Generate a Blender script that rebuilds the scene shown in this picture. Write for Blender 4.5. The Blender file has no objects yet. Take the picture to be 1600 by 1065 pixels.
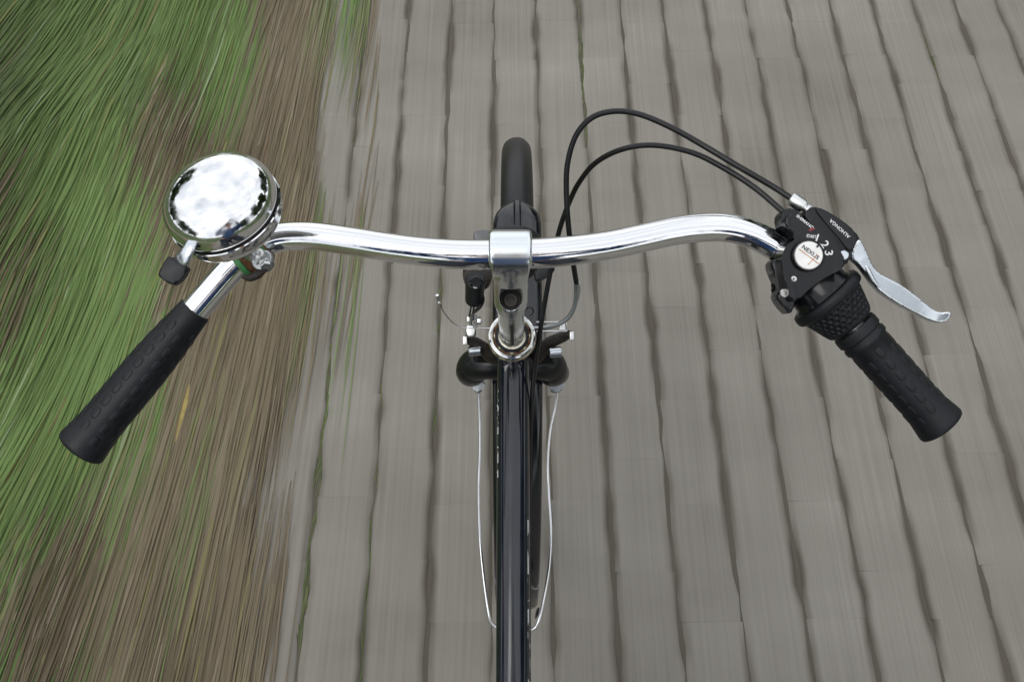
import bpy, bmesh, math, random
import numpy as np
from mathutils import Vector, Matrix, noise

R = math.radians
random.seed(7)
rng = np.random.default_rng(7)
scene = bpy.context.scene
COL = scene.collection

# ------------------------------------------------------------------ camera, sky, sun, exposure
H, PITCH, F = 1.68, 57.0, 1600.0
cam_d = bpy.data.cameras.new('camera')
cam_d.lens = 36.0; cam_d.sensor_width = 36.0
cam_d.clip_start = 0.01; cam_d.clip_end = 2000
cam = bpy.data.objects.new('camera', cam_d); COL.objects.link(cam)
cam.location = (0, 0, H); cam.rotation_euler = (R(90 - PITCH), 0, 0)
scene.camera = cam

world = bpy.data.worlds.new("World"); scene.world = world; world.use_nodes = True
wn, wl = world.node_tree.nodes, world.node_tree.links
wn.clear()
w_out = wn.new('ShaderNodeOutputWorld'); w_bg = wn.new('ShaderNodeBackground')
w_bg.inputs['Strength'].default_value = 0.1
sky = wn.new('ShaderNodeTexSky'); sky.sky_type = 'NISHITA'; sky.sun_disc = False
sky.sun_elevation = R(52); sky.sun_rotation = R(215)
w_tc = wn.new('ShaderNodeTexCoord'); w_no = wn.new('ShaderNodeTexNoise')
w_no.inputs['Scale'].default_value = 2.6; w_no.inputs['Detail'].default_value = 7; w_no.inputs['Roughness'].default_value = .58
w_r1 = wn.new('ShaderNodeValToRGB')           # how much cloud
w_r1.color_ramp.elements[0].position = .30; w_r1.color_ramp.elements[0].color = (.62, .62, .62, 1)
w_r1.color_ramp.elements[1].position = .50; w_r1.color_ramp.elements[1].color = (1, 1, 1, 1)
w_n2 = wn.new('ShaderNodeTexNoise'); w_n2.inputs['Scale'].default_value = 4.0; w_n2.inputs['Detail'].default_value = 6
w_r2 = wn.new('ShaderNodeValToRGB')           # cloud brightness
w_r2.color_ramp.elements[0].position = .32; w_r2.color_ramp.elements[0].color = (9.0, 9.4, 10.2, 1)
w_r2.color_ramp.elements[1].position = .62; w_r2.color_ramp.elements[1].color = (14.5, 14.6, 14.8, 1)
w_mx = wn.new('ShaderNodeMix'); w_mx.data_type = 'RGBA'
wl.new(w_tc.outputs['Generated'], w_no.inputs['Vector']); wl.new(w_tc.outputs['Generated'], w_n2.inputs['Vector'])
wl.new(w_no.outputs['Fac'], w_r1.inputs['Fac']); wl.new(w_n2.outputs['Fac'], w_r2.inputs['Fac'])
wl.new(w_r1.outputs['Color'], w_mx.inputs['Factor']); wl.new(sky.outputs['Color'], w_mx.inputs[6]); wl.new(w_r2.outputs['Color'], w_mx.inputs[7])
wl.new(w_mx.outputs[2], w_bg.inputs['Color']); wl.new(w_bg.outputs[0], w_out.inputs['Surface'])

sun_d = bpy.data.lights.new('sun', 'SUN'); sun_d.energy = 0.7; sun_d.angle = R(30); sun_d.color = (1, .97, .92)
sun = bpy.data.objects.new('sun', sun_d); COL.objects.link(sun)
sun.rotation_euler = (R(38), 0, R(-35))

scene.view_settings.view_transform = 'Standard'; scene.view_settings.look = 'None'
scene.view_settings.gamma = 1; scene.view_settings.use_curve_mapping = False
scene.view_settings.exposure = 0.05
scene.cycles.use_denoising = True
scene.cycles.max_bounces = 8

# ------------------------------------------------------------------ projection helpers: pixel of the 1600x1065 photograph -> world
cp, sp_ = math.cos(R(PITCH)), math.sin(R(PITCH))
FWD, UPV, RGT = Vector((0, cp, -sp_)), Vector((0, sp_, cp)), Vector((1, 0, 0))
CAM = Vector((0, 0, H))
def W(px, py, D):
    return CAM + D * (FWD + RGT * ((px - 800) / F) + UPV * ((532.5 - py) / F))
def WX(x, py, D):                      # lateral metres given directly
    v = CAM + D * (FWD + UPV * ((532.5 - py) / F)); v.x = x; return v

# ------------------------------------------------------------------ materials
def mat(name, col, rough=.5, metal=0, bump=None, var=0, coat=0, spec=None, scale=60, rough_var=0, stretch=None):
    m = bpy.data.materials.new(name); m.use_nodes = True
    nt = m.node_tree; b = nt.nodes['Principled BSDF']
    b.inputs['Base Color'].default_value = (*col, 1); b.inputs['Roughness'].default_value = rough
    b.inputs['Metallic'].default_value = metal
    if coat: b.inputs['Coat Weight'].default_value = coat; b.inputs['Coat Roughness'].default_value = .04
    if spec is not None: b.inputs['Specular IOR Level'].default_value = spec
    tc = nt.nodes.new('ShaderNodeTexCoord'); vec = tc.outputs['Object']
    if stretch:
        mp = nt.nodes.new('ShaderNodeMapping'); mp.inputs['Scale'].default_value = stretch
        nt.links.new(vec, mp.inputs['Vector']); vec = mp.outputs['Vector']
    if var or rough_var or bump:
        n = nt.nodes.new('ShaderNodeTexNoise'); n.inputs['Scale'].default_value = scale; n.inputs['Detail'].default_value = 5
        nt.links.new(vec, n.inputs['Vector'])
    if var:
        r = nt.nodes.new('ShaderNodeValToRGB')
        r.color_ramp.elements[0].position = .3; r.color_ramp.elements[1].position = .7
        r.color_ramp.elements[0].color = (*[c * (1 - var) for c in col], 1)
        r.color_ramp.elements[1].color = (*[min(1, c * (1 + var)) for c in col], 1)
        nt.links.new(n.outputs['Fac'], r.inputs['Fac']); nt.links.new(r.outputs['Color'], b.inputs['Base Color'])
    if rough_var:
        mr = nt.nodes.new('ShaderNodeMapRange')
        mr.inputs['From Min'].default_value = .35; mr.inputs['From Max'].default_value = .7
        mr.inputs['To Min'].default_value = rough; mr.inputs['To Max'].default_value = rough + rough_var
        nt.links.new(n.outputs['Fac'], mr.inputs['Value']); nt.links.new(mr.outputs['Result'], b.inputs['Roughness'])
    if bump:
        bs, bsc = bump
        n2 = nt.nodes.new('ShaderNodeTexNoise'); n2.inputs['Scale'].default_value = bsc; n2.inputs['Detail'].default_value = 4
        nt.links.new(vec, n2.inputs['Vector'])
        bp = nt.nodes.new('ShaderNodeBump'); bp.inputs['Strength'].default_value = bs; bp.inputs['Distance'].default_value = .001
        nt.links.new(n2.outputs['Fac'], bp.inputs['Height']); nt.links.new(bp.outputs['Normal'], b.inputs['Normal'])
    return m

M = {}
M['chrome'] = mat('chrome', (.78, .79, .80), .03, 1, bump=(.07, 90), rough_var=.16, scale=110)
M['bell_chrome'] = mat('bell_chrome', (.80, .81, .82), .02, 1, bump=(.05, 55), rough_var=.24, scale=160)
M['aluminium'] = mat('cast_aluminium', (.72, .76, .78), .20, 1, bump=(.02, 300), rough_var=.05, scale=60)
M['lever_metal'] = mat('polished_aluminium', (.60, .64, .67), .2, 1, bump=(.02, 300), rough_var=.08, scale=60)
M['steel'] = mat('bright_steel', (.68, .69, .68), .22, 1, rough_var=.2, scale=200)
M['dull_steel'] = mat('dull_steel', (.42, .45, .47), .38, 1, rough_var=.2, scale=200)
M['wire'] = mat('stay_wire', (.72, .73, .74), .3, 1, var=.12, scale=40)
M['fork_paint'] = mat('worn_black_paint', (.006, .0065, .008), .28, 0, spec=.42, var=.4, scale=40, rough_var=.15, bump=(.05, 90))
M['paint'] = mat('black_gloss_paint', (.006, .0085, .015), .08, 0, spec=.62, var=.4, scale=30, rough_var=.10, bump=(.04, 60))
M['mudguard'] = mat('black_mudguard', (.007, .008, .011), .12, 0, spec=.6, rough_var=.15, scale=30, var=.3)
M['plastic'] = mat('black_plastic', (.008, .009, .011), .36, spec=.35, bump=(.1, 900), rough_var=.12, scale=80)
M['gloss_plastic'] = mat('glossy_black_plastic', (.007, .0075, .009), .17, spec=.36, bump=(.03, 200))
M['rubber'] = mat('black_rubber', (.0060, .0072, .0095), .44, spec=.34, bump=(.25, 700), var=.25, scale=50, rough_var=.12)
M['cable'] = mat('cable_sleeve', (.006, .006, .007), .32, spec=.4, bump=(.05, 300))
M['tyre'] = mat('tyre_rubber', (.009, .009, .010), .42, spec=.34, bump=(.25, 260), var=.2, scale=90)
M['white'] = mat('white_print', (.75, .76, .76), .5)
M['red'] = mat('red_print', (.22, .02, .03), .5)
M['badge'] = mat('silver_badge', (.78, .77, .74), .32, .6, var=.08, scale=90)
M['orange'] = mat('orange_print', (.55, .22, .08), .5)
M['blackprint'] = mat('black_print', (.02, .02, .02), .5)
M['rust'] = mat('rusty_band', (.13, .055, .022), .75, var=.7, scale=260, bump=(.8, 500))
M['green_tape'] = mat('green_tape', (.05, .22, .07), .5, var=.2, scale=300)
M['brass'] = mat('stained_ring', (.70, .66, .55), .17, 1, var=.35, scale=160, rough_var=.3)
M['ring_chrome'] = mat('spotted_chrome', (.78, .77, .74), .07, 1, var=.08, scale=300, rough_var=.18, bump=(.03, 300))
M['dull_black'] = mat('rough_black', (.018, .013, .009), .55, bump=(.6, 500), var=.5, scale=200)  # mottled near-black for sunk fittings, brake arms and lamp bracket
M['lens'] = mat('smoky_lens', (.12, .125, .13), .25)
M['skin'] = mat('skin', (.52, .30, .22), .5, var=.08, scale=40)
M['jacket'] = mat('blue_jacket', (.018, .065, .19), .75, bump=(.6, 60), var=.25, scale=8)
M['trousers'] = mat('dark_trousers', (.03, .035, .05), .85, bump=(.5, 90), var=.25, scale=12)
M['hair'] = mat('brown_hair', (.05, .03, .018), .6, bump=(.9, 160))
M['shoe'] = mat('dark_shoe', (.02, .017, .015), .5)
M['bark'] = mat('bark', (.09, .065, .045), .9, bump=(.9, 12), var=.4, scale=9)

def leaf_mat(name, c1, c2, trans=.25):
    m = bpy.data.materials.new(name); m.use_nodes = True; nt = m.node_tree
    b = nt.nodes['Principled BSDF']; b.inputs['Roughness'].default_value = .6
    b.inputs['Specular IOR Level'].default_value = .3
    g = nt.nodes.new('ShaderNodeAttribute'); g.attribute_name = 'tint'
    mx = nt.nodes.new('ShaderNodeMix'); mx.data_type = 'RGBA'
    mx.inputs[6].default_value = (*c1, 1); mx.inputs[7].default_value = (*c2, 1)
    nt.links.new(g.outputs['Fac'], mx.inputs['Factor']); nt.links.new(mx.outputs[2], b.inputs['Base Color'])
    t = nt.nodes.new('ShaderNodeBsdfTranslucent'); nt.links.new(mx.outputs[2], t.inputs['Color'])
    ms = nt.nodes.new('ShaderNodeMixShader'); ms.inputs['Fac'].default_value = trans
    out = nt.nodes['Material Output']
    nt.links.new(b.outputs[0], ms.inputs[1]); nt.links.new(t.outputs[0], ms.inputs[2]); nt.links.new(ms.outputs[0], out.inputs['Surface'])
    return m
M['tree_leaf'] = leaf_mat('tree_leaf', (.018, .040, .010), (.055, .095, .022))

def blade_mat(name):                    # colour per blade from the 'col' attribute
    m = bpy.data.materials.new(name); m.use_nodes = True; nt = m.node_tree
    b = nt.nodes['Principled BSDF']; b.inputs['Roughness'].default_value = .65
    b.inputs['Specular IOR Level'].default_value = .25
    g = nt.nodes.new('ShaderNodeAttribute'); g.attribute_name = 'col'
    nt.links.new(g.outputs['Color'], b.inputs['Base Color'])
    t = nt.nodes.new('ShaderNodeBsdfTranslucent'); nt.links.new(g.outputs['Color'], t.inputs['Color'])
    ms = nt.nodes.new('ShaderNodeMixShader'); ms.inputs['Fac'].default_value = .3
    out = nt.nodes['Material Output']
    nt.links.new(b.outputs[0], ms.inputs[1]); nt.links.new(t.outputs[0], ms.inputs[2]); nt.links.new(ms.outputs[0], out.inputs['Surface'])
    return m
M['blade'] = blade_mat('grass_blade')

def ground_mat(name, cols, streak=(60, 3, 60), patch=2.5, bump=.4, rand=0.0, streak_amt=.5, patch_stretch=(1, .45, 1), world_coords=False):
    """colour grain combed along the path, over larger patches"""
    m = bpy.data.materials.new(name); m.use_nodes = True; nt = m.node_tree
    b = nt.nodes['Principled BSDF']; b.inputs['Roughness'].default_value = .85; b.inputs['Specular IOR Level'].default_value = .25
    if world_coords:
        ge = nt.nodes.new('ShaderNodeNewGeometry'); src = ge.outputs['Position']
    else:
        tc = nt.nodes.new('ShaderNodeTexCoord'); src = tc.outputs['Object']
    mp = nt.nodes.new('ShaderNodeMapping'); mp.inputs['Scale'].default_value = streak; nt.links.new(src, mp.inputs['Vector'])
    n1 = nt.nodes.new('ShaderNodeTexNoise'); n1.inputs['Scale'].default_value = 1; n1.inputs['Detail'].default_value = 5; n1.inputs['Roughness'].default_value = .65
    nt.links.new(mp.outputs[0], n1.inputs['Vector'])
    mp2 = nt.nodes.new('ShaderNodeMapping'); mp2.inputs['Scale'].default_value = patch_stretch; nt.links.new(src, mp2.inputs['Vector'])
    n2 = nt.nodes.new('ShaderNodeTexNoise'); n2.inputs['Scale'].default_value = patch; n2.inputs['Detail'].default_value = 5
    nt.links.new(mp2.outputs[0], n2.inputs['Vector'])
    ma = nt.nodes.new('ShaderNodeMix'); ma.data_type = 'FLOAT'; ma.inputs['Factor'].default_value = streak_amt
    nt.links.new(n2.outputs['Fac'], ma.inputs[2]); nt.links.new(n1.outputs['Fac'], ma.inputs[3])
    val = ma.outputs[0]
    if rand:
        oi = nt.nodes.new('ShaderNodeObjectInfo')
        mm = nt.nodes.new('ShaderNodeMath'); mm.operation = 'MULTIPLY_ADD'; mm.inputs[1].default_value = rand
        sb = nt.nodes.new('ShaderNodeMath'); sb.operation = 'SUBTRACT'; sb.inputs[1].default_value = .5
        nt.links.new(oi.outputs['Random'], sb.inputs[0]); nt.links.new(sb.outputs[0], mm.inputs[0]); nt.links.new(val, mm.inputs[2]); val = mm.outputs[0]
    r = nt.nodes.new('ShaderNodeValToRGB'); cr = r.color_ramp
    k = len(cols)
    while len(cr.elements) < k: cr.elements.new(.5)
    for i, c in enumerate(cols):
        cr.elements[i].position = .30 + .40 * i / (k - 1); cr.elements[i].color = (*c, 1)
    nt.links.new(val, r.inputs['Fac']); nt.links.new(r.outputs['Color'], b.inputs['Base Color'])
    bp = nt.nodes.new('ShaderNodeBump'); bp.inputs['Strength'].default_value = bump; bp.inputs['Distance'].default_value = .003
    nt.links.new(n1.outputs['Fac'], bp.inputs['Height']); nt.links.new(bp.outputs['Normal'], b.inputs['Normal'])
    return m, nt, r, b
pv, pnt, prp, pb = ground_mat('paver_concrete', [(.158, .147, .126), (.202, .189, .164), (.232, .218, .190), (.280, .264, .233)], streak=(150, 1.6, 60), patch=4.2, rand=.06, streak_amt=.46, patch_stretch=(.55, 1.0, 1), bump=.08, world_coords=True)
M['paver'] = pv                               # grime that clings to the long edges, in patches
_at = pnt.nodes.new('ShaderNodeAttribute'); _at.attribute_name = 'side'
_ab = pnt.nodes.new('ShaderNodeMath'); _ab.operation = 'ABSOLUTE'; pnt.links.new(_at.outputs['Fac'], _ab.inputs[0])
_mr = pnt.nodes.new('ShaderNodeMapRange'); _mr.interpolation_type = 'SMOOTHSTEP'; _mr.inputs['From Min'].default_value = .70; _mr.inputs['From Max'].default_value = 1.0
pnt.links.new(_ab.outputs[0], _mr.inputs['Value'])
_ge = pnt.nodes.new('ShaderNodeNewGeometry'); _mp = pnt.nodes.new('ShaderNodeMapping'); _mp.inputs['Scale'].default_value = (10, 4.2, 1)
pnt.links.new(_ge.outputs['Position'], _mp.inputs['Vector'])
_nn = pnt.nodes.new('ShaderNodeTexNoise'); _nn.inputs['Scale'].default_value = 1; _nn.inputs['Detail'].default_value = 2; pnt.links.new(_mp.outputs[0], _nn.inputs['Vector'])
_m2 = pnt.nodes.new('ShaderNodeMapRange'); _m2.inputs['From Min'].default_value = .38; _m2.inputs['From Max'].default_value = .62; _m2.inputs['To Min'].default_value = .0
pnt.links.new(_nn.outputs['Fac'], _m2.inputs['Value'])
_ml = pnt.nodes.new('ShaderNodeMath'); _ml.operation = 'MULTIPLY'; pnt.links.new(_mr.outputs[0], _ml.inputs[0]); pnt.links.new(_m2.outputs[0], _ml.inputs[1])
_mx = pnt.nodes.new('ShaderNodeMix'); _mx.data_type = 'RGBA'; _mx.inputs[7].default_value = (.085, .074, .060, 1)
pnt.links.new(_ml.outputs[0], _mx.inputs['Factor']); pnt.links.new(prp.outputs['Color'], _mx.inputs[6]); pnt.links.new(_mx.outputs[2], pb.inputs['Base Color'])
M['joint'] = ground_mat('joint_sand', [(.066, .058, .047), (.090, .079, .064), (.098, .088, .068), (.135, .120, .100)], streak=(40, 4, 40), patch=7, bump=.3)[0]
M['soil'] = ground_mat('soil', [(.10, .080, .052), (.16, .13, .09), (.20, .17, .125), (.25, .22, .165)], streak=(90, 4, 60), patch=4, bump=.6)[0]
M['meadow'] = ground_mat('meadow', [(.03, .045, .014), (.045, .075, .02), (.07, .10, .03), (.11, .10, .05)], streak=(20, 8, 20), patch=.6, bump=.5)[0]
M['far_path'] = ground_mat('far_paving', [(.24, .228, .21), (.27, .258, .24), (.30, .288, .266)], streak=(30, 2, 30), patch=2, bump=.2)[0]

# ------------------------------------------------------------------ object helpers
WLOC = {}
def place(o, parent):
    """put the origin in the middle of the mesh and hang it under its thing or part"""
    me = o.data; n = len(me.vertices)
    if n:
        a = np.empty(n * 3, 'f'); me.vertices.foreach_get('co', a); a = a.reshape(-1, 3)
        c = Vector(((a.min(0) + a.max(0)) / 2).tolist())
    else: c = Vector()
    me.transform(Matrix.Translation(-c))
    base = WLOC.get(parent.name, Vector()) if parent else Vector()
    o.location = c - base; WLOC[o.name] = c
    if parent: o.parent = parent
def mk(name, verts, faces, m, parent=None, smooth=True, sharp=40, label=None):
    me = bpy.data.meshes.new(name)
    me.from_pydata([tuple(v) for v in verts], [], [tuple(f) for f in faces]); me.materials.append(m); me.update()
    return fin(name, me, parent, smooth, sharp, label)
def fin(name, me, parent=None, smooth=True, sharp=40, label=None):
    if smooth:
        me.polygons.foreach_set('use_smooth', [True] * len(me.polygons))
        if sharp: me.set_sharp_from_angle(angle=R(sharp))
    o = bpy.data.objects.new(name, me); COL.objects.link(o); place(o, parent)
    if label: o['label'] = label
    return o
def bm_obj(name, bm, m, parent=None, smooth=True, sharp=40, label=None):
    bmesh.ops.recalc_face_normals(bm, faces=bm.faces)
    me = bpy.data.meshes.new(name); bm.to_mesh(me); bm.free(); me.materials.append(m)
    return fin(name, me, parent, smooth, sharp, label)
def thing(name, loc, label, cat, group=None):
    o = bpy.data.objects.new(name, None); COL.objects.link(o); o.location = loc; o.empty_display_size = .1
    o['label'] = label; o['category'] = cat
    if group: o['group'] = group
    WLOC[o.name] = Vector(loc); return o
def structure(o): o['kind'] = 'structure'; return o

def catmull(pts, n=8):
    P = [Vector(p) for p in pts]
    P = [P[0] * 2 - P[1]] + P + [P[-1] * 2 - P[-2]]
    out, ts = [], []
    for i in range(1, len(P) - 2):
        a, b, c, d = P[i - 1:i + 3]
        for k in range(n):
            t = k / n
            out.append(.5 * ((2 * b) + (c - a) * t + (2 * a - 5 * b + 4 * c - d) * t * t + (3 * b - a - 3 * c + d) * t ** 3)); ts.append(i - 1 + t)
    out.append(P[-2]); ts.append(len(P) - 3)
    return out, ts
def sweep(pts, radii, seg=14, up=None, caps=True, flat=None):
    """tube verts/faces along pts; flat = (a, b) multipliers of the cross-section"""
    n = len(pts); T = []
    for i in range(n):
        T.append((pts[min(i + 1, n - 1)] - pts[max(i - 1, 0)]).normalized())
    u = up or Vector((0, 0, 1))
    if abs(T[0].dot(u)) > .95: u = Vector((1, 0, 0))
    N = (u - T[0] * u.dot(T[0])).normalized()
    verts, faces = [], []
    for i in range(n):
        N = (N - T[i] * N.dot(T[i])).normalized(); B = T[i].cross(N)
        r = radii[i]; fa, fb = (1, 1) if not flat else (flat[i] if isinstance(flat, list) else flat)
        for k in range(seg):
            a = 2 * math.pi * k / seg
            verts.append(pts[i] + N * (math.cos(a) * r * fa) + B * (math.sin(a) * r * fb))
    for i in range(n - 1):
        for k in range(seg):
            k2 = (k + 1) % seg
            faces.append((i * seg + k, i * seg + k2, (i + 1) * seg + k2, (i + 1) * seg + k))
    if caps:
        faces.append(tuple(range(seg))[::-1]); faces.append(tuple((n - 1) * seg + k for k in range(seg)))
    return verts, faces
def tube(name, ctrl, rad, m, parent, seg=14, n=8, caps=True, label=None, flat=None, sharp=50):
    pts, ts = catmull(ctrl, n)
    if isinstance(rad, (int, float)): rr = [rad] * len(pts)
    else: rr = [rad[int(t)] + (rad[min(int(t) + 1, len(rad) - 1)] - rad[int(t)]) * (t - int(t)) for t in ts]
    v, f = sweep(pts, rr, seg, caps=caps, flat=flat)
    return mk(name, v, f, m, parent, label=label, sharp=sharp)
def rod(name, a, b, r, m, parent, seg=16, r2=None, bevel=0, label=None):
    a, b = Vector(a), Vector(b); ax = (b - a); L = ax.length; r2 = r2 or r
    if bevel: prof = [(0, 0), (r - bevel, 0), (r, bevel), (r2, L - bevel), (r2 - bevel, L), (0, L)]
    else: prof = [(0, 0), (r, 0), (r2, L), (0, L)]
    return lathe(name, prof, a, ax, m, parent, seg, label=label)
def frame_of(ax, ref=None):
    z = Vector(ax).normalized(); ref = ref or Vector((0, 0, 1))
    if abs(z.dot(ref)) > .95: ref = Vector((0, 1, 0))
    x = (ref - z * ref.dot(z)).normalized(); return x, z.cross(x), z
def lathe_vf(prof, o, ax, seg=48, ref=None, disp=None):
    x, y, z = frame_of(ax, ref); o = Vector(o); verts, faces = [], []; idx = []
    for j, (r, h) in enumerate(prof):
        if r < 1e-7: idx.append([len(verts)] * seg); verts.append(o + z * h)
        else:
            row = []
            for k in range(seg):
                a = 2 * math.pi * k / seg; rr = r - (disp(a, h, r) if disp else 0)
                row.append(len(verts)); verts.append(o + z * h + (x * math.cos(a) + y * math.sin(a)) * rr)
            idx.append(row)
    for j in range(len(prof) - 1):
        for k in range(seg):
            k2 = (k + 1) % seg; q = [idx[j][k], idx[j][k2], idx[j + 1][k2], idx[j + 1][k]]
            q2 = []
            for e in q:
                if e not in q2: q2.append(e)
            if len(q2) > 2: faces.append(q2)
    return verts, faces
def lathe(name, prof, o, ax, m, parent, seg=48, ref=None, disp=None, sharp=35, label=None):
    v, f = lathe_vf(prof, o, ax, seg, ref, disp); return mk(name, v, f, m, parent, sharp=sharp, label=label)
def chaikin(p, n=1):
    for _ in range(n):
        q = []
        for i in range(len(p)):
            a, b = p[i], p[(i + 1) % len(p)]
            q.append((a[0] * .75 + b[0] * .25, a[1] * .75 + b[1] * .25)); q.append((a[0] * .25 + b[0] * .75, a[1] * .25 + b[1] * .75))
        p = q
    return p
def slab(name, px, D, thick, m, parent, bevel=.0015, smooth=1, seg=3, label=None, depth=None, taper=1.0):
    """a solid whose outline was read off the photograph, at distance D, with real thickness and rounded rims"""
    p = chaikin(px, smooth) if smooth else px
    bm = bmesh.new(); cx = sum(a for a, b in p) / len(p); cy = sum(b for a, b in p) / len(p)
    top = [bm.verts.new(W(a, b, D + (depth(a, b) if depth else 0))) for a, b in p]
    bot = [bm.verts.new(W(cx + (a - cx) * taper * D / (D + thick) , cy + (b - cy) * taper * D / (D + thick), D + thick + (depth(a, b) if depth else 0)) ) for a, b in p]
    n = len(p)
    # same lateral size front and back: shift by the view-axis only
    for i, (a, b) in enumerate(p):
        if taper == 1.0: bot[i].co = top[i].co + FWD * thick
        else:
            c = W(cx, cy, D) ; bot[i].co = c + (top[i].co - c) * taper + FWD * thick
    f1 = bm.faces.new(top); f2 = bm.faces.new(bot[::-1])
    for i in range(n): bm.faces.new((top[i], bot[i], bot[(i + 1) % n], top[(i + 1) % n]))
    if bevel:
        ed = [e for e in bm.edges if (f1 in e.link_faces or f2 in e.link_faces)]
        bmesh.ops.bevel(bm, geom=ed, offset=bevel, segments=seg, profile=.6, affect='EDGES', clamp_overlap=True)
    return bm_obj(name, bm, m, parent, label=label, sharp=50)
def box(name, c, size, m, parent, axes=None, bevel=.0005, label=None):
    x, y, z = axes or (Vector((1, 0, 0)), Vector((0, 1, 0)), Vector((0, 0, 1)))
    bm = bmesh.new(); bmesh.ops.create_cube(bm, size=1); c = Vector(c)
    for v in bm.verts: q = v.co.copy(); v.co = c + x * q.x * size[0] + y * q.y * size[1] + z * q.z * size[2]
    if bevel: bmesh.ops.bevel(bm, geom=bm.edges[:], offset=bevel, segments=2, affect='EDGES', profile=.6)
    return bm_obj(name, bm, m, parent, label=label)
def hexnut(name, c, ax, r, h, m, parent, seg=6):
    return lathe(name, [(0, 0), (r * .93, 0), (r, h * .12), (r, h * .88), (r * .93, h), (0, h)], c, ax, m, parent, seg)
def text_mesh(s, size, extrude=.00012, bold=0):
    cu = bpy.data.curves.new('txt', 'FONT'); cu.body = s; cu.size = size; cu.align_x = 'CENTER'; cu.align_y = 'CENTER'
    cu.extrude = extrude; cu.offset = bold; cu.resolution_u = 3
    o = bpy.data.objects.new('txt', cu); COL.objects.link(o)
    dg = bpy.context.evaluated_depsgraph_get(); me = bpy.data.meshes.new_from_object(o.evaluated_get(dg))
    bpy.data.objects.remove(o); bpy.data.curves.remove(cu); return me
def print_text(name, s, size, c, deg, m, parent, bold=0, squash=1.0, axes=None):
    """lettering laid on a face that looks at the rider; deg = turn in the picture, anticlockwise"""
    me = text_mesh(s, size, bold=bold); me.materials.clear(); me.materials.append(m)
    a = R(deg); rx, ry, rz = axes or (RGT, UPV, -FWD)
    x = rx * math.cos(a) + ry * math.sin(a); y = -rx * math.sin(a) + ry * math.cos(a)
    mt = Matrix(((x.x * squash, y.x, rz.x, c.x), (x.y * squash, y.y, rz.y, c.y), (x.z * squash, y.z, rz.z, c.z), (0, 0, 0, 1)))
    me.transform(mt); return fin(name, me, parent, smooth=False)
def evaluated(name, o, m, parent, label=None, sharp=0):
    dg = bpy.context.evaluated_depsgraph_get(); me = bpy.data.meshes.new_from_object(o.evaluated_get(dg))
    old = o.data; bpy.data.objects.remove(o); bpy.data.meshes.remove(old)
    me.materials.clear(); me.materials.append(m); return fin(name, me, parent, label=label, sharp=sharp)
def fuse(name, parts, m, parent, voxel=.0008, smooth=8, cut=None, label=None):
    """melt several closed shells into one cast piece with filleted transitions; cut = shells removed from it"""
    def temp(vf):
        vs, fs = [], []
        for v, f in vf:
            k = len(vs); vs += [tuple(q) for q in v]; fs += [tuple(i + k for i in t) for t in f]
        me = bpy.data.meshes.new('tmp'); me.from_pydata(vs, [], fs); me.update()
        b = bmesh.new(); b.from_mesh(me); bmesh.ops.recalc_face_normals(b, faces=b.faces); b.to_mesh(me); b.free()
        o = bpy.data.objects.new('tmp', me); COL.objects.link(o); return o
    o = temp(parts); md = o.modifiers.new('r', 'REMESH'); md.mode = 'VOXEL'; md.voxel_size = voxel
    c = None
    if cut:
        c = temp(cut); b = o.modifiers.new('b', 'BOOLEAN'); b.operation = 'DIFFERENCE'; b.object = c; b.solver = 'EXACT'
        md = o.modifiers.new('r2', 'REMESH'); md.mode = 'VOXEL'; md.voxel_size = voxel
    s = o.modifiers.new('s', 'SMOOTH'); s.iterations = smooth; s.factor = .6
    bpy.context.view_layer.update()
    r = evaluated(name, o, m, parent, label=label)
    if c: old = c.data; bpy.data.objects.remove(c); bpy.data.meshes.remove(old)
    return r

# ================================================================== THE SETTING
def sheet(name, x0, x1, y0, y1, z, m):
    return structure(mk(name, [(x0, y0, z), (x1, y0, z), (x1, y1, z), (x0, y1, z)], [(0, 1, 2, 3)], m, None, smooth=False))
EDGE = -.455
sheet('ground', -600, 600, -600, 600, -.045, M['meadow'])
def hump(x, y):                        # low tussocks of the verge, flattening out towards the paving
    f = max(0, min(1, (EDGE - .07 - x) / .30)); f = f * f * (3 - 2 * f)
    return f * (.030 + .055 * (noise.noise(Vector((x * 3.2, y * 1.5, 21))) + .35 * noise.noise(Vector((x * 8, y * 3.4, 33)))) + .05 * min(1, max(0, -x - .7)))
def verge_sheet(name, x0, x1, y0, y1, z, m, nx, ny, amp):
    vs, fs = [], []
    for j in range(ny + 1):
        for i in range(nx + 1):
            x = x0 + (x1 - x0) * i / nx; y = y0 + (y1 - y0) * j / ny
            vs.append((x, y, z + hump(x, y) + amp * noise.noise(Vector((x * 9, y * 5, 2))) + amp * .5 * noise.noise(Vector((x * 30, y * 12, 7)))))
    for j in range(ny):
        for i in range(nx): a = j * (nx + 1) + i; fs.append((a, a + 1, a + nx + 2, a + nx + 1))
    return structure(mk(name, vs, fs, m, None))
verge_sheet('verge', -3.2, EDGE + .03, -2.5, 7.5, -.006, M['soil'], 110, 220, .003)
path = sheet('path', EDGE - .12, 2.75, -40, 60, -.0034, M['joint'])
sheet('far_path_surface', EDGE, 2.72, 7.72, 58, -.003, M['far_path'])

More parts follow.
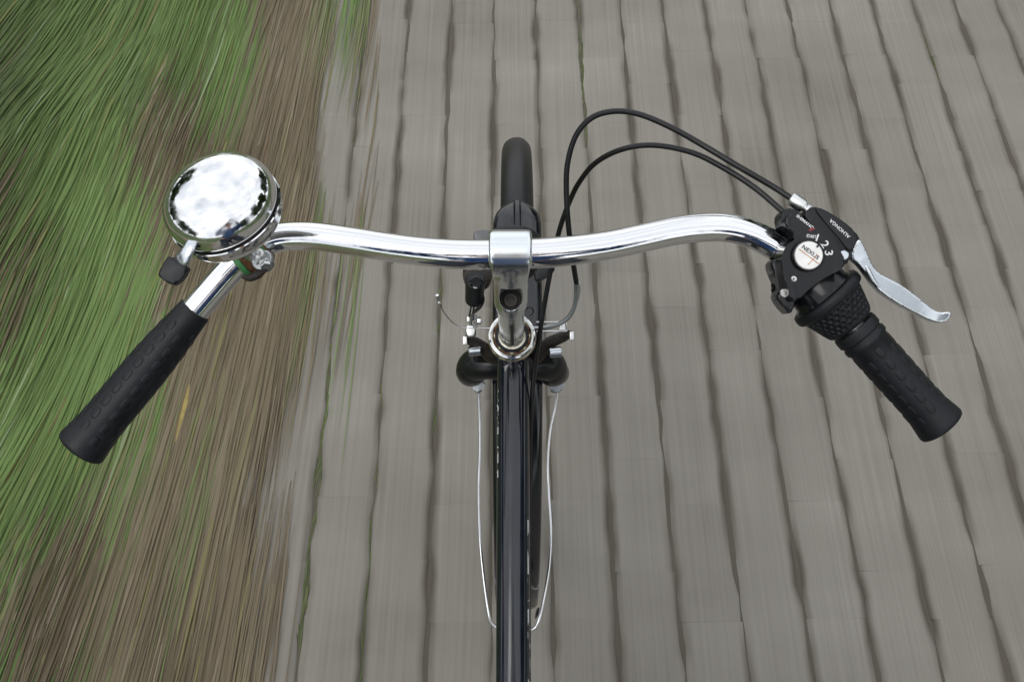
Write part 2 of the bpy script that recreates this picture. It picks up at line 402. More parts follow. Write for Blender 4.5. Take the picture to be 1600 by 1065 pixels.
# pavers: laid lengthwise, half bond, wide worn joints along the path
PW, PL, GX, GY, ROT = .1045, .212, .0050, .0000, R(.4)
SIDE = []
def paver_mesh(k):
    rr = random.Random(40 + k); w, l = (PW - GX) / 2, (PL - GY) / 2
    T = (-1, -.6, -.2, .2, .6, 1)
    jit = {(s, t): rr.uniform(-.0030, .0030) for s in (-1, 1) for t in T}
    for s in (-1, 1): jit[(s, 1)] *= .5; jit[(s, -1)] *= .5
    def ring(ix, iy, z):
        return [(-(w - ix) + jit[(-1, t)], -(l - iy) * t, z) for t in T] + [((w - ix) + jit[(1, t)], (l - iy) * t, z) for t in T]
    n = 12; rings = [ring(0, 0, -.030), ring(0, 0, -.0030), ring(.0030, 0, -.0007), ring(.0110, 0, 0)]
    vs = [v for r_ in rings for v in r_]; side = []
    for ix in (0, 0, .0030, .0110): side += [-(w - ix) / w] * 6 + [(w - ix) / w] * 6
    fs = [(q * n + i, q * n + (i + 1) % n, (q + 1) * n + (i + 1) % n, (q + 1) * n + i) for q in range(3) for i in range(n)]
    m0 = 3 * n
    for i in range(5): fs.append((m0 + i, m0 + i + 1, m0 + 10 - i, m0 + 11 - i))
    me = bpy.data.meshes.new('paver'); me.from_pydata(vs, [], fs); me.materials.append(M['paver']); me.update()
    a = me.attributes.new('side', 'FLOAT', 'POINT'); a.data.foreach_set('value', side); SIDE.append(side)
    me.polygons.foreach_set('use_smooth', [True] * len(fs)); me.set_sharp_from_angle(angle=R(40)); return me
pm = [paver_mesh(k) for k in range(8)]
ncols = int((2.70 - EDGE) / PW) + 1; far = [[], [], []]; count = 0
cs, sn = math.cos(ROT), math.sin(ROT)
pr = random.Random(5)
for ci in range(ncols):
    colj = pr.uniform(-.02, .02)
    for ri in range(-17, 36):
        x0 = EDGE + .052 + (ci - 1) * PW; y0 = ri * PL + (PL / 2 if ci % 2 else 0) + colj
        x = x0 + pr.uniform(-.0022, .0022); y = y0
        X, Y = x * cs - (y - 1) * sn * 1, y; Z = pr.uniform(-.0002, .0002); rz = ROT + R(pr.uniform(-.35, .35))
        tx, ty = 0, R(pr.uniform(-.12, .12))
        # what the frame sees: a trapezoid widening with distance, with a margin
        vis = .20 < Y < 2.30 and X < .46 + Y * .60
        if vis and count < 296:
            o = bpy.data.objects.new('paver', pm[pr.randrange(8)]); COL.objects.link(o); o.parent = path
            o.location = Vector((X, Y, Z)) - WLOC[path.name]; o.rotation_euler = (tx, ty, rz); count += 1
        else:
            mt = Matrix.Translation((X, Y, Z)) @ Matrix.Rotation(rz, 4, 'Z')
            q_ = pr.randrange(8); me = pm[q_]; k = len(far[0]); far[2] += SIDE[q_]
            far[0] += [tuple(mt @ v.co) for v in me.vertices]; far[1] += [tuple(i + k for i in p.vertices) for p in me.polygons]
o = mk('paver_field', far[0], far[1], M['paver'], path, smooth=True, sharp=40); o['kind'] = 'stuff'
a_ = o.data.attributes.new('side', 'FLOAT', 'POINT'); a_.data.foreach_set('value', far[2])

# grass and dead stalks of the verge, and moss in the joints: long blades combed along the path
def pnoise(x, y, s, seed=0): return noise.noise(Vector((x * s, y * s * .5, seed)))
def blades(name, items, label, cat, gfol=True):
    V, Fc, C = [], [], []
    for (x, y, z, L, wd, head, rise, droop, col) in items:
        dx, dy = math.sin(head), math.cos(head); k = len(V); roll = random.uniform(-.15, .15)
        sx, sy, sz = dy * math.cos(roll), -dx * math.cos(roll), math.sin(roll)
        ns = 4; bend = random.uniform(-.02, .02)
        for i in range(ns + 1):
            t = i / ns; h = z + rise * (t * 1.6 - t * t * droop) + (hump(x + dx * L * t, y + dy * L * t) if gfol else 0); lat = bend * t * t * L
            w_ = wd * (.35 + 1.3 * t if t < .5 else 2 * (1 - t) + .02) * .5
            cx, cy = x + dx * L * t + dy * lat, y + dy * L * t - dx * lat
            V.append((cx - sx * w_, cy - sy * w_, h - sz * w_)); V.append((cx + sx * w_, cy + sy * w_, h + sz * w_))
            C.append(col); C.append(col)
        for i in range(ns): a = k + 2 * i; Fc.append((a, a + 1, a + 3, a + 2))
    me = bpy.data.meshes.new(name); me.from_pydata(V, [], Fc); me.materials.append(M['blade']); me.update()
    at = me.color_attributes.new('col', 'FLOAT_COLOR', 'POINT')
    at.data.foreach_set('color', np.array([(*c, 1) for c in C], 'f').ravel())
    o = fin(name, me, None, True, 0); o['kind'] = 'stuff'; o['label'] = label; o['category'] = cat; return o
def mixc(a, b, t): t = max(0, min(1, t)); return tuple(a[i] * (1 - t) + b[i] * t for i in range(3))
G_DARK, G_MID, G_LITE, G_PALE, G_YEL = (.076, .102, .038), (.118, .182, .055), (.190, .285, .092), (.33, .40, .24), (.25, .25, .09)
B_DARK, B_MID, B_TAN, B_PALE, B_RUST = (.140, .112, .070), (.215, .176, .114), (.300, .252, .174), (.38, .32, .24), (.21, .13, .07)
gr, br = [], []
def green_edge(y):                     # how far from the paving the green takes over
    return -.73 + .03 * max(0, 1.3 - y) - .02 * max(0, y - 1.3) + .05 * math.sin(y * 3.1) + .14 * pnoise(0, y, 2.2, 5)
def head_at(x): return math.pi + .03 + .22 * max(0, -x - .45)
def ramp3(a, b, c, t): return mixc(a, b, t * 2) if t < .5 else mixc(b, c, t * 2 - 1)
random.seed(21)
NZ = noise.noise
for i in range(120000):
    y = random.uniform(.15, 3.5) if i % 9 else random.uniform(-1.5, 6)
    x = EDGE + .17 - abs(random.gauss(0, .60)) - random.uniform(-.02, .10)
    x -= .05 * max(0, y - 1.2) + .20 * max(0, 1.15 - y)
    if x < -2.4: continue
    ge = green_edge(y); u = x + .16 * y * max(0, -x - .45) * 2
    grn = 1 / (1 + math.exp((x - ge) * 11))
    p1 = NZ(Vector((u * 3.6, y * 1.3, 1))); p2 = NZ(Vector((u * 9, y * 2.0, 4))); p3 = NZ(Vector((u * 26, y * 2.2, 6)))
    if x > EDGE - .20 and random.random() > .42 - (x - EDGE) * 3.0 + 1.2 * NZ(Vector((x * 6, y * 1.5, 31))): continue
    g = .95 * grn + .38 * p1 + 1.05 * p2 + .60 * p3 + .06 + random.uniform(-.10, .10)
    t = .52 + 1.0 * p2 + .28 * p3 + .35 * NZ(Vector((u * 2.2, y * .9, 17))) + random.uniform(-.10, .10)
    gc, bc_ = ramp3(G_DARK, G_MID, G_LITE, t), ramp3(B_DARK, B_MID, B_TAN, t)
    g = max(0, min(1, (g - .36) * 3.2)); col = mixc(bc_, gc, g)
    q = random.random()
    if q < .04: col = mixc(col, G_PALE if g > .5 else B_PALE, random.uniform(.2, .65))
    elif q < .08: col = mixc(col, G_YEL, random.uniform(.3, .8))
    elif q < .088: col = mixc(col, B_RUST, .7)
    (gr if g > .5 else br).append((x, y, random.uniform(-.004, .004), random.uniform(.22, .60), random.uniform(.0022, .0072) * (1 if x < EDGE else .5), head_at(x) + random.gauss(0, .022), random.uniform(.001, .010) + .018 * grn * random.random() ** 3, random.uniform(.9, 1.5), col))
blades('grass', gr, 'lush green grass combed backwards along the left verge of the paved path', 'grass')
blades('dead_stalks', br, 'brown dead stalks and leaf litter between the paving and the green grass', 'dead stalks')
ms = []
spots = [(-.31, 1.2, .8), (-.40, .92, 2.4), (-.21, .75, .5), (.21, 1.85, 1.3), (1.05, 1.95, .4), (-.25, .45, 1.2), (-.44, 1.55, 2.4), (-.36, .62, 2.0), (-.12, 1.15, .35), (-.32, 1.9, .8)]
for sx, sy, amt in spots:
    jx = EDGE + round((sx - EDGE) / PW) * PW
    for i in range(int(190 * amt)):
        ms.append((jx + random.gauss(0, .0035 + .020 * (sx < -.35)), sy + random.gauss(0, .10), -.006, random.uniform(.02, .10), random.uniform(.001, .003), math.pi + random.gauss(0, .12), random.uniform(.002, .009), 1.2,
                   mixc(mixc(G_DARK, G_MID, random.random() * 1.1), B_MID, random.random() * .5)))
blades('moss', ms, 'thin green moss and grass shoots growing in the joints between the pavers', 'moss', False)
# the one yellow leaf that stands out among the stalks
ly = W(286, 640, 1.72)
tube('fallen_leaf', [W(296, 600, 1.76) , W(290, 628, 1.74), W(283, 655, 1.73), W(274, 690, 1.71)], [.0008, .0035, .003, .0006], mat('yellow_leaf', (.26, .20, .05), .6, var=.2, scale=80), None, 8, flat=(.15, 1))
lf = bpy.data.objects['fallen_leaf']; lf['label'] = 'long yellow leaf lying among brown stalks right of the left grip'; lf['category'] = 'leaf'

# ------------------------------------------------------------------ trees on both sides (seen only in the chrome)
def crown_mesh(seed, n=3600):
    rr = np.random.default_rng(seed); C = [(rr.normal(0, .75), rr.normal(0, .75), rr.uniform(-2.6, 1.5), rr.uniform(1.0, 1.6)) for _ in range(9)]
    V, Fs, T = [], [], []
    for i in range(n):
        c = C[rr.integers(9)]; d = rr.normal(size=3); d /= np.linalg.norm(d); p = np.array(c[:3]) + d * c[3] * rr.uniform(.6, 1.05)
        u = rr.normal(size=3); u /= np.linalg.norm(u); v = np.cross(u, rr.normal(size=3)); v /= np.linalg.norm(v); s = rr.uniform(.16, .32)
        k = len(V); V += [tuple(p - u * s), tuple(p + v * s * .6), tuple(p + u * s), tuple(p - v * s * .6)]; Fs.append((k, k + 1, k + 2, k + 3)); T += [float(rr.random())] * 4
    me = bpy.data.meshes.new('crown'); me.from_pydata(V, [], Fs); me.materials.append(M['tree_leaf']); me.update()
    a = me.attributes.new('tint', 'FLOAT', 'POINT'); a.data.foreach_set('value', T); return me
def trunk_mesh():
    v, f = sweep([Vector((0, 0, -.1)), Vector((.05, 0, 1.5)), Vector((.0, .08, 3)), Vector((.05, .0, 4.6))], [.26, .19, .15, .08], 10)
    for b in ((1.1, .3, 4.6), (-1, .5, 4.9), (.2, -1.1, 4.7)):
        v2, f2 = sweep([Vector((0, .05, 2.6)), Vector(b) * .6 + Vector((0, 0, 1.2)), Vector(b)], [.1, .07, .03], 7); k = len(v); v += v2; f += [tuple(i + k for i in q) for q in f2]
    me = bpy.data.meshes.new('trunk'); me.from_pydata([tuple(q) for q in v], [], f); me.materials.append(M['bark']); me.update(); return me
crowns = [crown_mesh(s) for s in (1, 2, 3)]; trunk = trunk_mesh()
tr = random.Random(3)
for side, X0 in (('left', -19), ('right', 10)):
    for k in range(12):
        x = X0 + tr.uniform(-1.5, 1.5); y = -18 + k * 3.7 + tr.uniform(-1, 1); s = tr.uniform(.9, 1.35)
        t = thing('broadleaf_tree', (x, y, -.04), 'leafy tree out of frame on the %s of the path, mirrored in the chrome' % side, 'tree', 'trees lining the %s side of the path' % side)
        t.scale = (s, s, s * tr.uniform(.9, 1.2)); t.rotation_euler.z = tr.uniform(0, 6)
        a = bpy.data.objects.new('trunk', trunk); b = bpy.data.objects.new('crown', crowns[k % 3])
        for o in (a, b): COL.objects.link(o); o.parent = t
        b.location = (0, 0, 4.7)

# ================================================================== THE BICYCLE
AX = Vector((.0065, .822, .345))                                # front axle
bike = thing('bicycle', (0, .45, 0), 'black bicycle with chrome handlebar, large chrome bell and twist shifter, seen from the saddle', 'bicycle')
HS = W(800, 526, .95)                                          # headset lock ring centre
base_pt = AX + Vector((-.0065, -.062, -.02)); SA = (HS - base_pt).normalized()      # steering axis, pointing up
def on_steer(t): return HS + SA * t

# ---- front wheel
def torus_part(name, c, R0, prof, m, parent, a0=0, a1=360, seg=120, label=None, sharp=40, wf=None):
    """sweep a cross-section (dx, dr) round an axle along X"""
    vs, fs = [], []; full = abs(a1 - a0) >= 359.9; ns = seg; rows = ns if full else ns + 1; n = len(prof)
    for i in range(rows):
        a = R(a0 + (a1 - a0) * i / ns); d = Vector((0, math.cos(a), math.sin(a)))
        k_ = wf(a0 + (a1 - a0) * i / ns) if wf else 1
        for dx, dr in prof: vs.append(c + Vector((dx * k_, 0, 0)) + d * (R0 + (dr if dr < 0 else dr * (.35 + .65 * k_))))
    for i in range(ns):
        i2 = (i + 1) % rows if full else i + 1
        for k in range(n): fs.append((i * n + k, i * n + (k + 1) % n, i2 * n + (k + 1) % n, i2 * n + k))
    if not full: fs.append(tuple(range(n))); fs.append(tuple(rows * n - n + k for k in range(n))[::-1])
    return mk(name, vs, fs, m, parent, sharp=sharp, label=label)
def tyre_prof(w=.021):
    out = []
    for k in range(40):
        a = 2 * math.pi * k / 40; rad = w
        dr = math.sin(a) * rad
        if dr > 0: dr -= .0006 * (1 if int((math.cos(a) + 1) * 9) % 3 == 0 else 0)    # shallow circular grooves
        out.append((math.cos(a) * rad, dr))
    return out
def wheel(c, name='tyre'):
    t = torus_part('tyre', c, .3215, tyre_prof(.0215), M['tyre'], bike, seg=140)
    torus_part('rim', c, .305, [(-.011, .004), (.011, .004), (.0115, -.004), (.006, -.013), (-.006, -.013), (-.0115, -.004)], M['steel'], t)
    rod('hub', c - Vector((.045, 0, 0)), c + Vector((.045, 0, 0)), .019, M['dull_steel'], t, 20, bevel=.003)
    vs, fs = [], []
    for k in range(36):
        a = 2 * math.pi * k / 36; s = 1 if k % 2 else -1; b = a + .35 * (1 if k % 4 < 2 else -1)
        v, f = sweep([c + Vector((s * .03, math.cos(b) * .02, math.sin(b) * .02)), c + Vector((0, math.cos(a) * .295, math.sin(a) * .295))], [.001, .001], 5)
        q = len(vs); vs += v; fs += [tuple(i + q for i in g) for g in f]
    sp = mk('spokes', vs, fs, M['steel'], t); sp['kind'] = 'stuff'
    return t
wheel(AX)
# ---- mudguard: curved shell from ahead of the fork crown to low behind the wheel
def shell_prof(w=.0300, th=.0012, n=14):
    o = [(w * math.cos(R(180 - 180 * k / n)), .012 * math.sin(R(180 * k / n))) for k in range(n + 1)]
    o[0] = (-w, -.006); o[-1] = (w, -.006)
    o += [(x * (1 - th / w), r - th) for x, r in reversed(o)]
    return o
mg = torus_part('mudguard', AX, .352, shell_prof(), M['mudguard'], bike, a0=86.5, a1=212, seg=200, wf=lambda a: 1 if a > 92.4 else max(.10, 1 - (1 - (a - 86.4) / 6) ** 2.2) ** .5, label='glossy black mudguard over the front wheel')
# rounded front tip with two pressed ribs
for dx in (-.0036, .0036):
    torus_part('rib', AX + Vector((dx, 0, 0)), .3645, [(-.0011, -.001), (0, .0012), (.0011, -.001)], M['mudguard'], mg, a0=87.4, a1=125, seg=30)

# ---- fork
def forkside(s):
    crown = on_steer(-.175)
    P = [crown + Vector((s * .004, 0, .0)), crown + Vector((s * .026, .002, .001)), crown + Vector((s * .0405, .006, -.010)), crown + Vector((s * .0465, .016, -.040)),
         crown.lerp(AX, .45) + Vector((s * .056 , -.012, 0)), crown.lerp(AX, .75) + Vector((s * .054, -.012, -.006)), AX + Vector((s * .052, -.004, .01))]
    return tube('fork_blade', P, [.0180, .0185, .0185, .0175, .0140, .0105, .008], M['fork_paint'], bike, 22)
for s in (-1, 1):
    fb = forkside(s)
    d = AX + Vector((s * .052, 0, 0))
    dp = lathe('dropout', [(0, -.0025), (.013, -.0025), (.0145, 0), (.013, .0025), (0, .0025)], d + Vector((0, -.004, .008)), (1, 0, 0), M['steel'], fb, 24)
    hexnut('axle_nut', d + Vector((s * .003, 0, 0)), (s, 0, 0), .0095, .010, M['steel'], fb)
rod('steerer', on_steer(-.18), on_steer(-.15), .020, M['paint'], bike, 28, r2=.019)
# ---- head tube, headset
rod('head_tube', on_steer(-.155), on_steer(-.010), .0195, M['paint'], bike, 40)
lathe('headset_race', [(0, -.014), (.020, -.014), (.0222, -.010), (.0225, -.003), (.0205, .000), (0, .0)], HS, SA, M['brass'], bike, 64)
ring = lathe('lock_ring', [(.0165, 0), (.0205, 0), (.0216, .0012), (.0220, .0035), (.0214, .0056), (.0200, .0064), (.0184, .0058), (.0172, .0038), (.0165, .001)], HS, SA, M['ring_chrome'], bike, 80)
lathe('ring_grime', [(.0140, .0028), (.0176, .0032)], HS, SA, M['rust'], ring, 48)
lathe('lock_nut', [(.0138, .002), (.0172, .003), (.0170, .0050), (.0164, .0060), (.0150, .0060), (.0138, .0050)], HS, SA, M['brass'], ring, 8)
lathe('seal', [(.0128, .000), (.0160, .000), (.0158, .0075), (.0146, .0088), (.0130, .0088)], HS, SA, M['rubber'], bike, 48)

# ---- stem: quill, cast extension, clamp, bolt in its recess
BAR_D = .80
clampc = W(797.5, 395, BAR_D)
qtop = W(798, 470, .850)
qdir = (qtop - HS).normalized()
def cap_cyl(a, b, r, r2=None, seg=40, rb=.002):
    a, b = Vector(a), Vector(b); L = (b - a).length; r2 = r2 or r
    return lathe_vf([(0, 0), (r - rb, 0), (r, rb), (r2, L - rb), (r2 - rb, L), (0, L)], a, b - a, seg)
nrm = (clampc - qtop).cross(Vector((1, 0, 0))).normalized()
if nrm.z < 0: nrm = -nrm
def ext_shell():
    # rounded-rectangle sections from the quill head to the bar clamp
    st = [(qtop + (qtop - clampc).normalized() * .0145, .0070, .008), (qtop + (qtop - clampc).normalized() * .011, .0116, .0105), (qtop, .0140, .0125), (qtop.lerp(clampc, .25), .0140, .0125), (qtop.lerp(clampc, .40), .0143, .0132), (qtop.lerp(clampc, .52), .0150, .0144), (qtop.lerp(clampc, .64), .0160, .0162), (qtop.lerp(clampc, .76), .0174, .0182), (qtop.lerp(clampc, .90), .0176, .0190), (clampc, .0174, .0190)]
    vs, fs = [], []; seg = 32
    for p, a, b in st:
        for k in range(seg):
            t = 2 * math.pi * k / seg; c_, s_ = math.cos(t), math.sin(t); e = .85
            vs.append(p + Vector((1, 0, 0)) * (a * math.copysign(abs(c_) ** e, c_)) + nrm * (b * math.copysign(abs(s_) ** e, s_)))
    for i in range(len(st) - 1):
        for k in range(seg): fs.append((i * seg + k, i * seg + (k + 1) % seg, (i + 1) * seg + (k + 1) % seg, (i + 1) * seg + k))
    fs.append(tuple(range(seg))); fs.append(tuple((len(st) - 1) * seg + k for k in range(seg)))
    return vs, fs
boltdir = ((CAM - qtop).normalized() + UPV * .10).normalized()
def cutter(px):
    n = len(px); v = [W(a, b, .74) for a, b in px] + [W(a, b, .74) + FWD * .14 for a, b in px]
    return v, [tuple(range(n)), tuple(range(2 * n - 1, n - 1, -1))] + [(i, i + n, (i + 1) % n + n, (i + 1) % n) for i in range(n)]
stem = fuse('stem', [ext_shell(), cap_cyl(clampc - Vector((.0168, 0, 0)), clampc + Vector((.0168, 0, 0)), .0182, rb=.0015), cap_cyl(qtop, HS - SA * .01, .0118, .0112)],
            M['aluminium'], bike, voxel=.00075, smooth=26, cut=[cap_cyl(qtop + boltdir * .0035 + (qtop - clampc).normalized() * .000, qtop + boltdir * .035, .0084, .0096), cutter([(740, 407), (764.5, 407), (767, 424), (769, 432), (740, 432)]), cutter([(857, 407), (857, 432), (826, 432), (828, 424), (831, 407)])],
            label='brushed grey aluminium stem with recessed bolt')
lathe('recess_lining', [(0, .0037), (.0077, .0037), (.0078, .0085), (.0074, .0085), (.0073, .0042), (0, .0042)], qtop, boltdir, M['dull_black'], stem, 32)  # near-black cup set into the bolt recess
lathe('stem_bolt', [(0, .0045), (.0058, .0045), (.0060, .0085), (.0054, .0092), (.0034, .0092), (.0032, .0060), (0, .0060)], qtop - boltdir * .003, boltdir, M['dull_black'], stem, 6 * 4, sharp=30)  # bolt coloured near-black like the cup round it
# keyway groove on the back of the quill
back = (W(797, 520, .5) - W(797, 520, 1.0)).normalized()
gq = [HS.lerp(qtop, t) for t in (.12, .35, .62, .70)]
tube('keyway', [p + (back - qdir * back.dot(qdir)).normalized() * .0106 for p in gq], [.0018, .0018, .0018, .0014], M['dull_black'], stem, 10)

# ---- handlebar
bl = [(765, 397.5), (730, 397.5), (690, 395.5), (645, 391), (600, 385), (550, 377), (500, 370), (465, 368.5), (437, 371), (410, 381), (385, 397), (358, 423), (330, 455), (305, 484), (250, 549), (190, 621), (136, 686)]
brr = [(832, 396), (870, 393.5), (910, 389), (955, 382), (1000, 372.5), (1050, 361.5), (1090, 356), (1125, 355), (1155, 359.5), (1185, 370), (1215, 387), (1242, 410), (1268, 437), (1300, 473), (1332, 510), (1390, 574), (1460, 651)]
bc = [W(x, y, BAR_D) for x, y in reversed(bl)] + [clampc] + [W(x, y, BAR_D) for x, y in brr]
nb = len(bc); mid = len(bl)
rad = []
for i in range(nb):
    d = abs(i - mid); rad.append(.0119 if d <= 2 else (.0116 if d <= 3 else .0112))
bar = tube('handlebar', bc, rad, M['chrome'], bike, 32, 7, label='chromed handlebar swept back at both ends')

# ---- grips
def grip(a_px, b_px, prof, label):
    a, b = W(*a_px, BAR_D), W(*b_px, BAR_D); ax = b - a; L = ax.length
    P = [(r, t * L) for t, r in prof]
    g = lathe('grip', P, a, ax, M['rubber'], bike, 56, label=label, sharp=50)
    return g, a, ax.normalized(), L
def pr_at(prof, t):
    for (t0, r0), (t1, r1) in zip(prof, prof[1:]):
        if t0 <= t <= t1 and t1 > t0: return r0 + (r1 - r0) * (t - t0) / (t1 - t0)
    return prof[-1][1]
def pad_mesh():
    bm = bmesh.new(); a, b = .0047, .0029; n = 16; V = []
    for ins, h in ((0, -.0006), (0, .00005), (.0006, .00028)):
        V.append([])
        for k in range(n):
            t = 2 * math.pi * k / n; c_, s_ = math.cos(t), math.sin(t); e = .6
            x, y = (a - ins) * math.copysign(abs(c_) ** e, c_), (b - ins) * math.copysign(abs(s_) ** e, s_)
            V[-1].append(bm.verts.new((x, y, h - y * y * 28)))
    for i in range(2):
        for k in range(n): bm.faces.new((V[i][k], V[i][(k + 1) % n], V[i + 1][(k + 1) % n], V[i + 1][k]))
    bm.faces.new(V[2]); me = bpy.data.meshes.new('grip_pad'); bm.to_mesh(me); bm.free(); me.materials.append(M['rubber'])
    me.polygons.foreach_set('use_smooth', [True] * len(me.polygons)); return me
padm = pad_mesh()
def pads(g, a, ax, L, prof, t0, t1, rows, off):
    x, y, z = frame_of(ax, -FWD)
    for c in range(8):
        for r in range(rows):
            t = t0 + (t1 - t0) * (r + (.5 if c % 2 else 0)) / rows; ang = 2 * math.pi * c / 8 + off; rad_ = pr_at(prof, t)
            n = x * math.cos(ang) + y * math.sin(ang); p = a + ax * (t * L) + n * (rad_ + .0001)
            v = z.cross(n) * -1; u = n.cross(v) * -1
            u = z; v = n.cross(u)
            o = bpy.data.objects.new('grip_pad', padm); COL.objects.link(o); o.parent = g
            o.matrix_local = Matrix(((u.x, v.x, n.x, 0), (u.y, v.y, n.y, 0), (u.z, v.z, n.z, 0), (0, 0, 0, 1)))
            o.location = p - WLOC[g.name]
LP = [(0, .0112), (0, .0126), (.012, .0131), (.10, .0140), (.25, .0158), (.42, .0170), (.60, .0172), (.74, .0171), (.84, .0175), (.93, .0188), (.975, .0197), (.993, .0193), (1.0, .0180), (1.004, .015), (1.0, .0)]
g, a, ax, L = grip((305, 484), (125, 701), LP, 'black rubber grip on the left, flaring to its end')
pads(g, a, ax, L, LP, .13, .93, 9, .25)
RP = [(0, .0112), (0, .0180), (.02, .0186), (.075, .0186), (.085, .0172), (.105, .0172), (.115, .0183), (.15, .0183), (.165, .0168), (.30, .0168), (.55, .0166), (.72, .0164), (.83, .0170), (.93, .0186), (.975, .0192), (.993, .0188), (1.0, .0175), (1.004, .014), (1.0, 0)]
g2, a2, ax2, L2 = grip((1333, 511), (1472, 666), RP, 'short black rubber grip on the right, ringed at its inner end')
pads(g2, a2, ax2, L2, RP, .24, .90, 6, .1)

# ---- twist shifter
def on_bar_r(s):                                            # s in photograph pixels from the grip start, negative towards the middle
    return W(1333 + .668 * s, 511 + .744 * s, BAR_D)
def rpx(p): return p * BAR_D / F
rax = (on_bar_r(10) - on_bar_r(0)).normalized()
def dimple(a, h, r):
    best = 0
    if not (.0035 < h < .0225): return 0
    row = int((h - .0035) / .00385); 
    for rr_ in (row - 1, row, row + 1):
        if rr_ < 0 or rr_ > 4: continue
        hc = .0035 + (rr_ + .5) * .00385; nn = 27; off = .5 * (rr_ % 2)
        k = round(a / (2 * math.pi) * nn - off); ac = (k + off) * 2 * math.pi / nn
        rad_ = .0021 if (k + rr_) % 3 else .0016
        d = math.hypot(h - hc, (a - ac) * r)
        if d < rad_: best = max(best, .0014 * (1 - (d / rad_) ** 2) ** .6)
    return best
L0 = on_bar_r(-4); Lsl = (on_bar_r(-58) - L0).length
ps = [(.0112, 0), (.0172, 0), (.0192, .0012), (.0200, .0025)] + [(.0200 + (.0262 - .0200) * ((h - .0025) / .0205) ** .9, h) for h in np.linspace(.0035, .0225, 60)] + [(.0262, .0235), (.0290, .0242), (.0300, .0255), (.0302, .029), (.0295, .0318), (.027, .033), (.0112, .033)]
tw = lathe('twist_shifter', ps, L0, -rax, M['rubber'], bike, 360, disp=dimple, label='black rubber twist shifter sleeve with round dimples', sharp=55)
# housing barrel round the bar
c_in = on_bar_r(-74)
hb = lathe('shifter_housing', [(.0115, -.018), (.0262, -.018), (.0272, -.016), (.0272, -.013), (.0236, -.008), (.0228, .014), (.0215, .024), (.0205, .029), (.0185, .031), (.0113, .031)], on_bar_r(-92), -rax, M['gloss_plastic'], bike, 56, label='glossy black shifter housing with round gear display')
def S(x, y): return (1180 + x / 4.097, 280 + y / 4.097)
def Z5(x, y): return (1200 + x / 7.606, 290 + y / 7.606)
body = [S(*p) for p in [(178, 285), (215, 225), (240, 222), (300, 250), (370, 292), (440, 335), (505, 395), (543, 455), (585, 530), (560, 575), (450, 625), (345, 700), (262, 790), (222, 770), (205, 660), (172, 560), (172, 480), (200, 420), (262, 382), (268, 350), (240, 330)]]
top = slab('display_housing', body, .7690, .030, M['gloss_plastic'], hb, bevel=.0035, smooth=2, seg=4)
disc = W(1262.8, 399.1, .7665)
lathe('display_bezel', [(.0108, .0024), (.0108, .0044), (.0113, .0049), (.0119, .0044), (.0121, .0024)], disc + FWD * .0030, -FWD, M['gloss_plastic'], hb, 64)
lathe('display_badge', [(0, 0), (.0107, 0), (.0107, .0022), (.0101, .0028), (0, .0031)], disc + FWD * .0008, -FWD, M['badge'], hb, 64)
nx = (disc - FWD * .00235)
def at_disc(dx, dy, lift=.0): return disc + (RGT * dx - UPV * dy) * (.7665 / F) - FWD * (.00245 + lift)
print_text('lettering', 'NEXUS', .0042, at_disc(2, -4.5), -37, M['blackprint'], hb, bold=.00005, squash=1.15)
box('badge_line', at_disc(0, 2), (.0185, .00045, .0004), M['orange'], hb, axes=(RGT * math.cos(R(-37)) + UPV * math.sin(R(-37)), -RGT * math.sin(R(-37)) + UPV * math.cos(R(-37)), FWD), bevel=0)
box('badge_line', at_disc(6, 6.5), (.0105, .0004, .00035), M['orange'], hb, axes=(RGT * math.cos(R(48)) + UPV * math.sin(R(48)), -RGT * math.sin(R(48)) + UPV * math.cos(R(48)), FWD), bevel=0)
box('gear_pointer', at_disc(15, -16), (.0042, .0014, .0006), M['blackprint'], hb, axes=(RGT * math.cos(R(50)) + UPV * math.sin(R(50)), -RGT * math.sin(R(50)) + UPV * math.cos(R(50)), FWD), bevel=0)
def P5(x, y, D=.7688): return W(*Z5(x, y), D)
for ch, (x, y), deg, sz in (('START', (515, 605), -8, .0034), ('1', (582, 628), -20, .0086), ('2', (672, 700), -58, .0086), ('3', (718, 800), -84, .0086)):
    print_text('lettering', ch, sz, P5(x, y), deg, M['white'], hb, bold=.0001 if len(ch) == 1 else .00006, squash=.75 if len(ch) > 1 else 1.1)
print_text('lettering', 'SHIMANO', .0031, P5(440, 432), -38, M['white'], hb, bold=.00004, squash=1.15)
slab('red_mark', [Z5(480, 525), Z5(520, 500), Z5(570, 510), Z5(520, 535), Z5(500, 545)], .7686, .0004, M['red'], hb, bevel=0, smooth=0)
# shift cable boot
slab('cable_boot', [S(*p) for p in [(160, 235), (180, 205), (218, 178), (262, 198), (318, 240), (270, 268), (228, 318), (205, 322), (172, 290)]], .7760, .020, M['plastic'], hb, bevel=.004, smooth=2, seg=4)
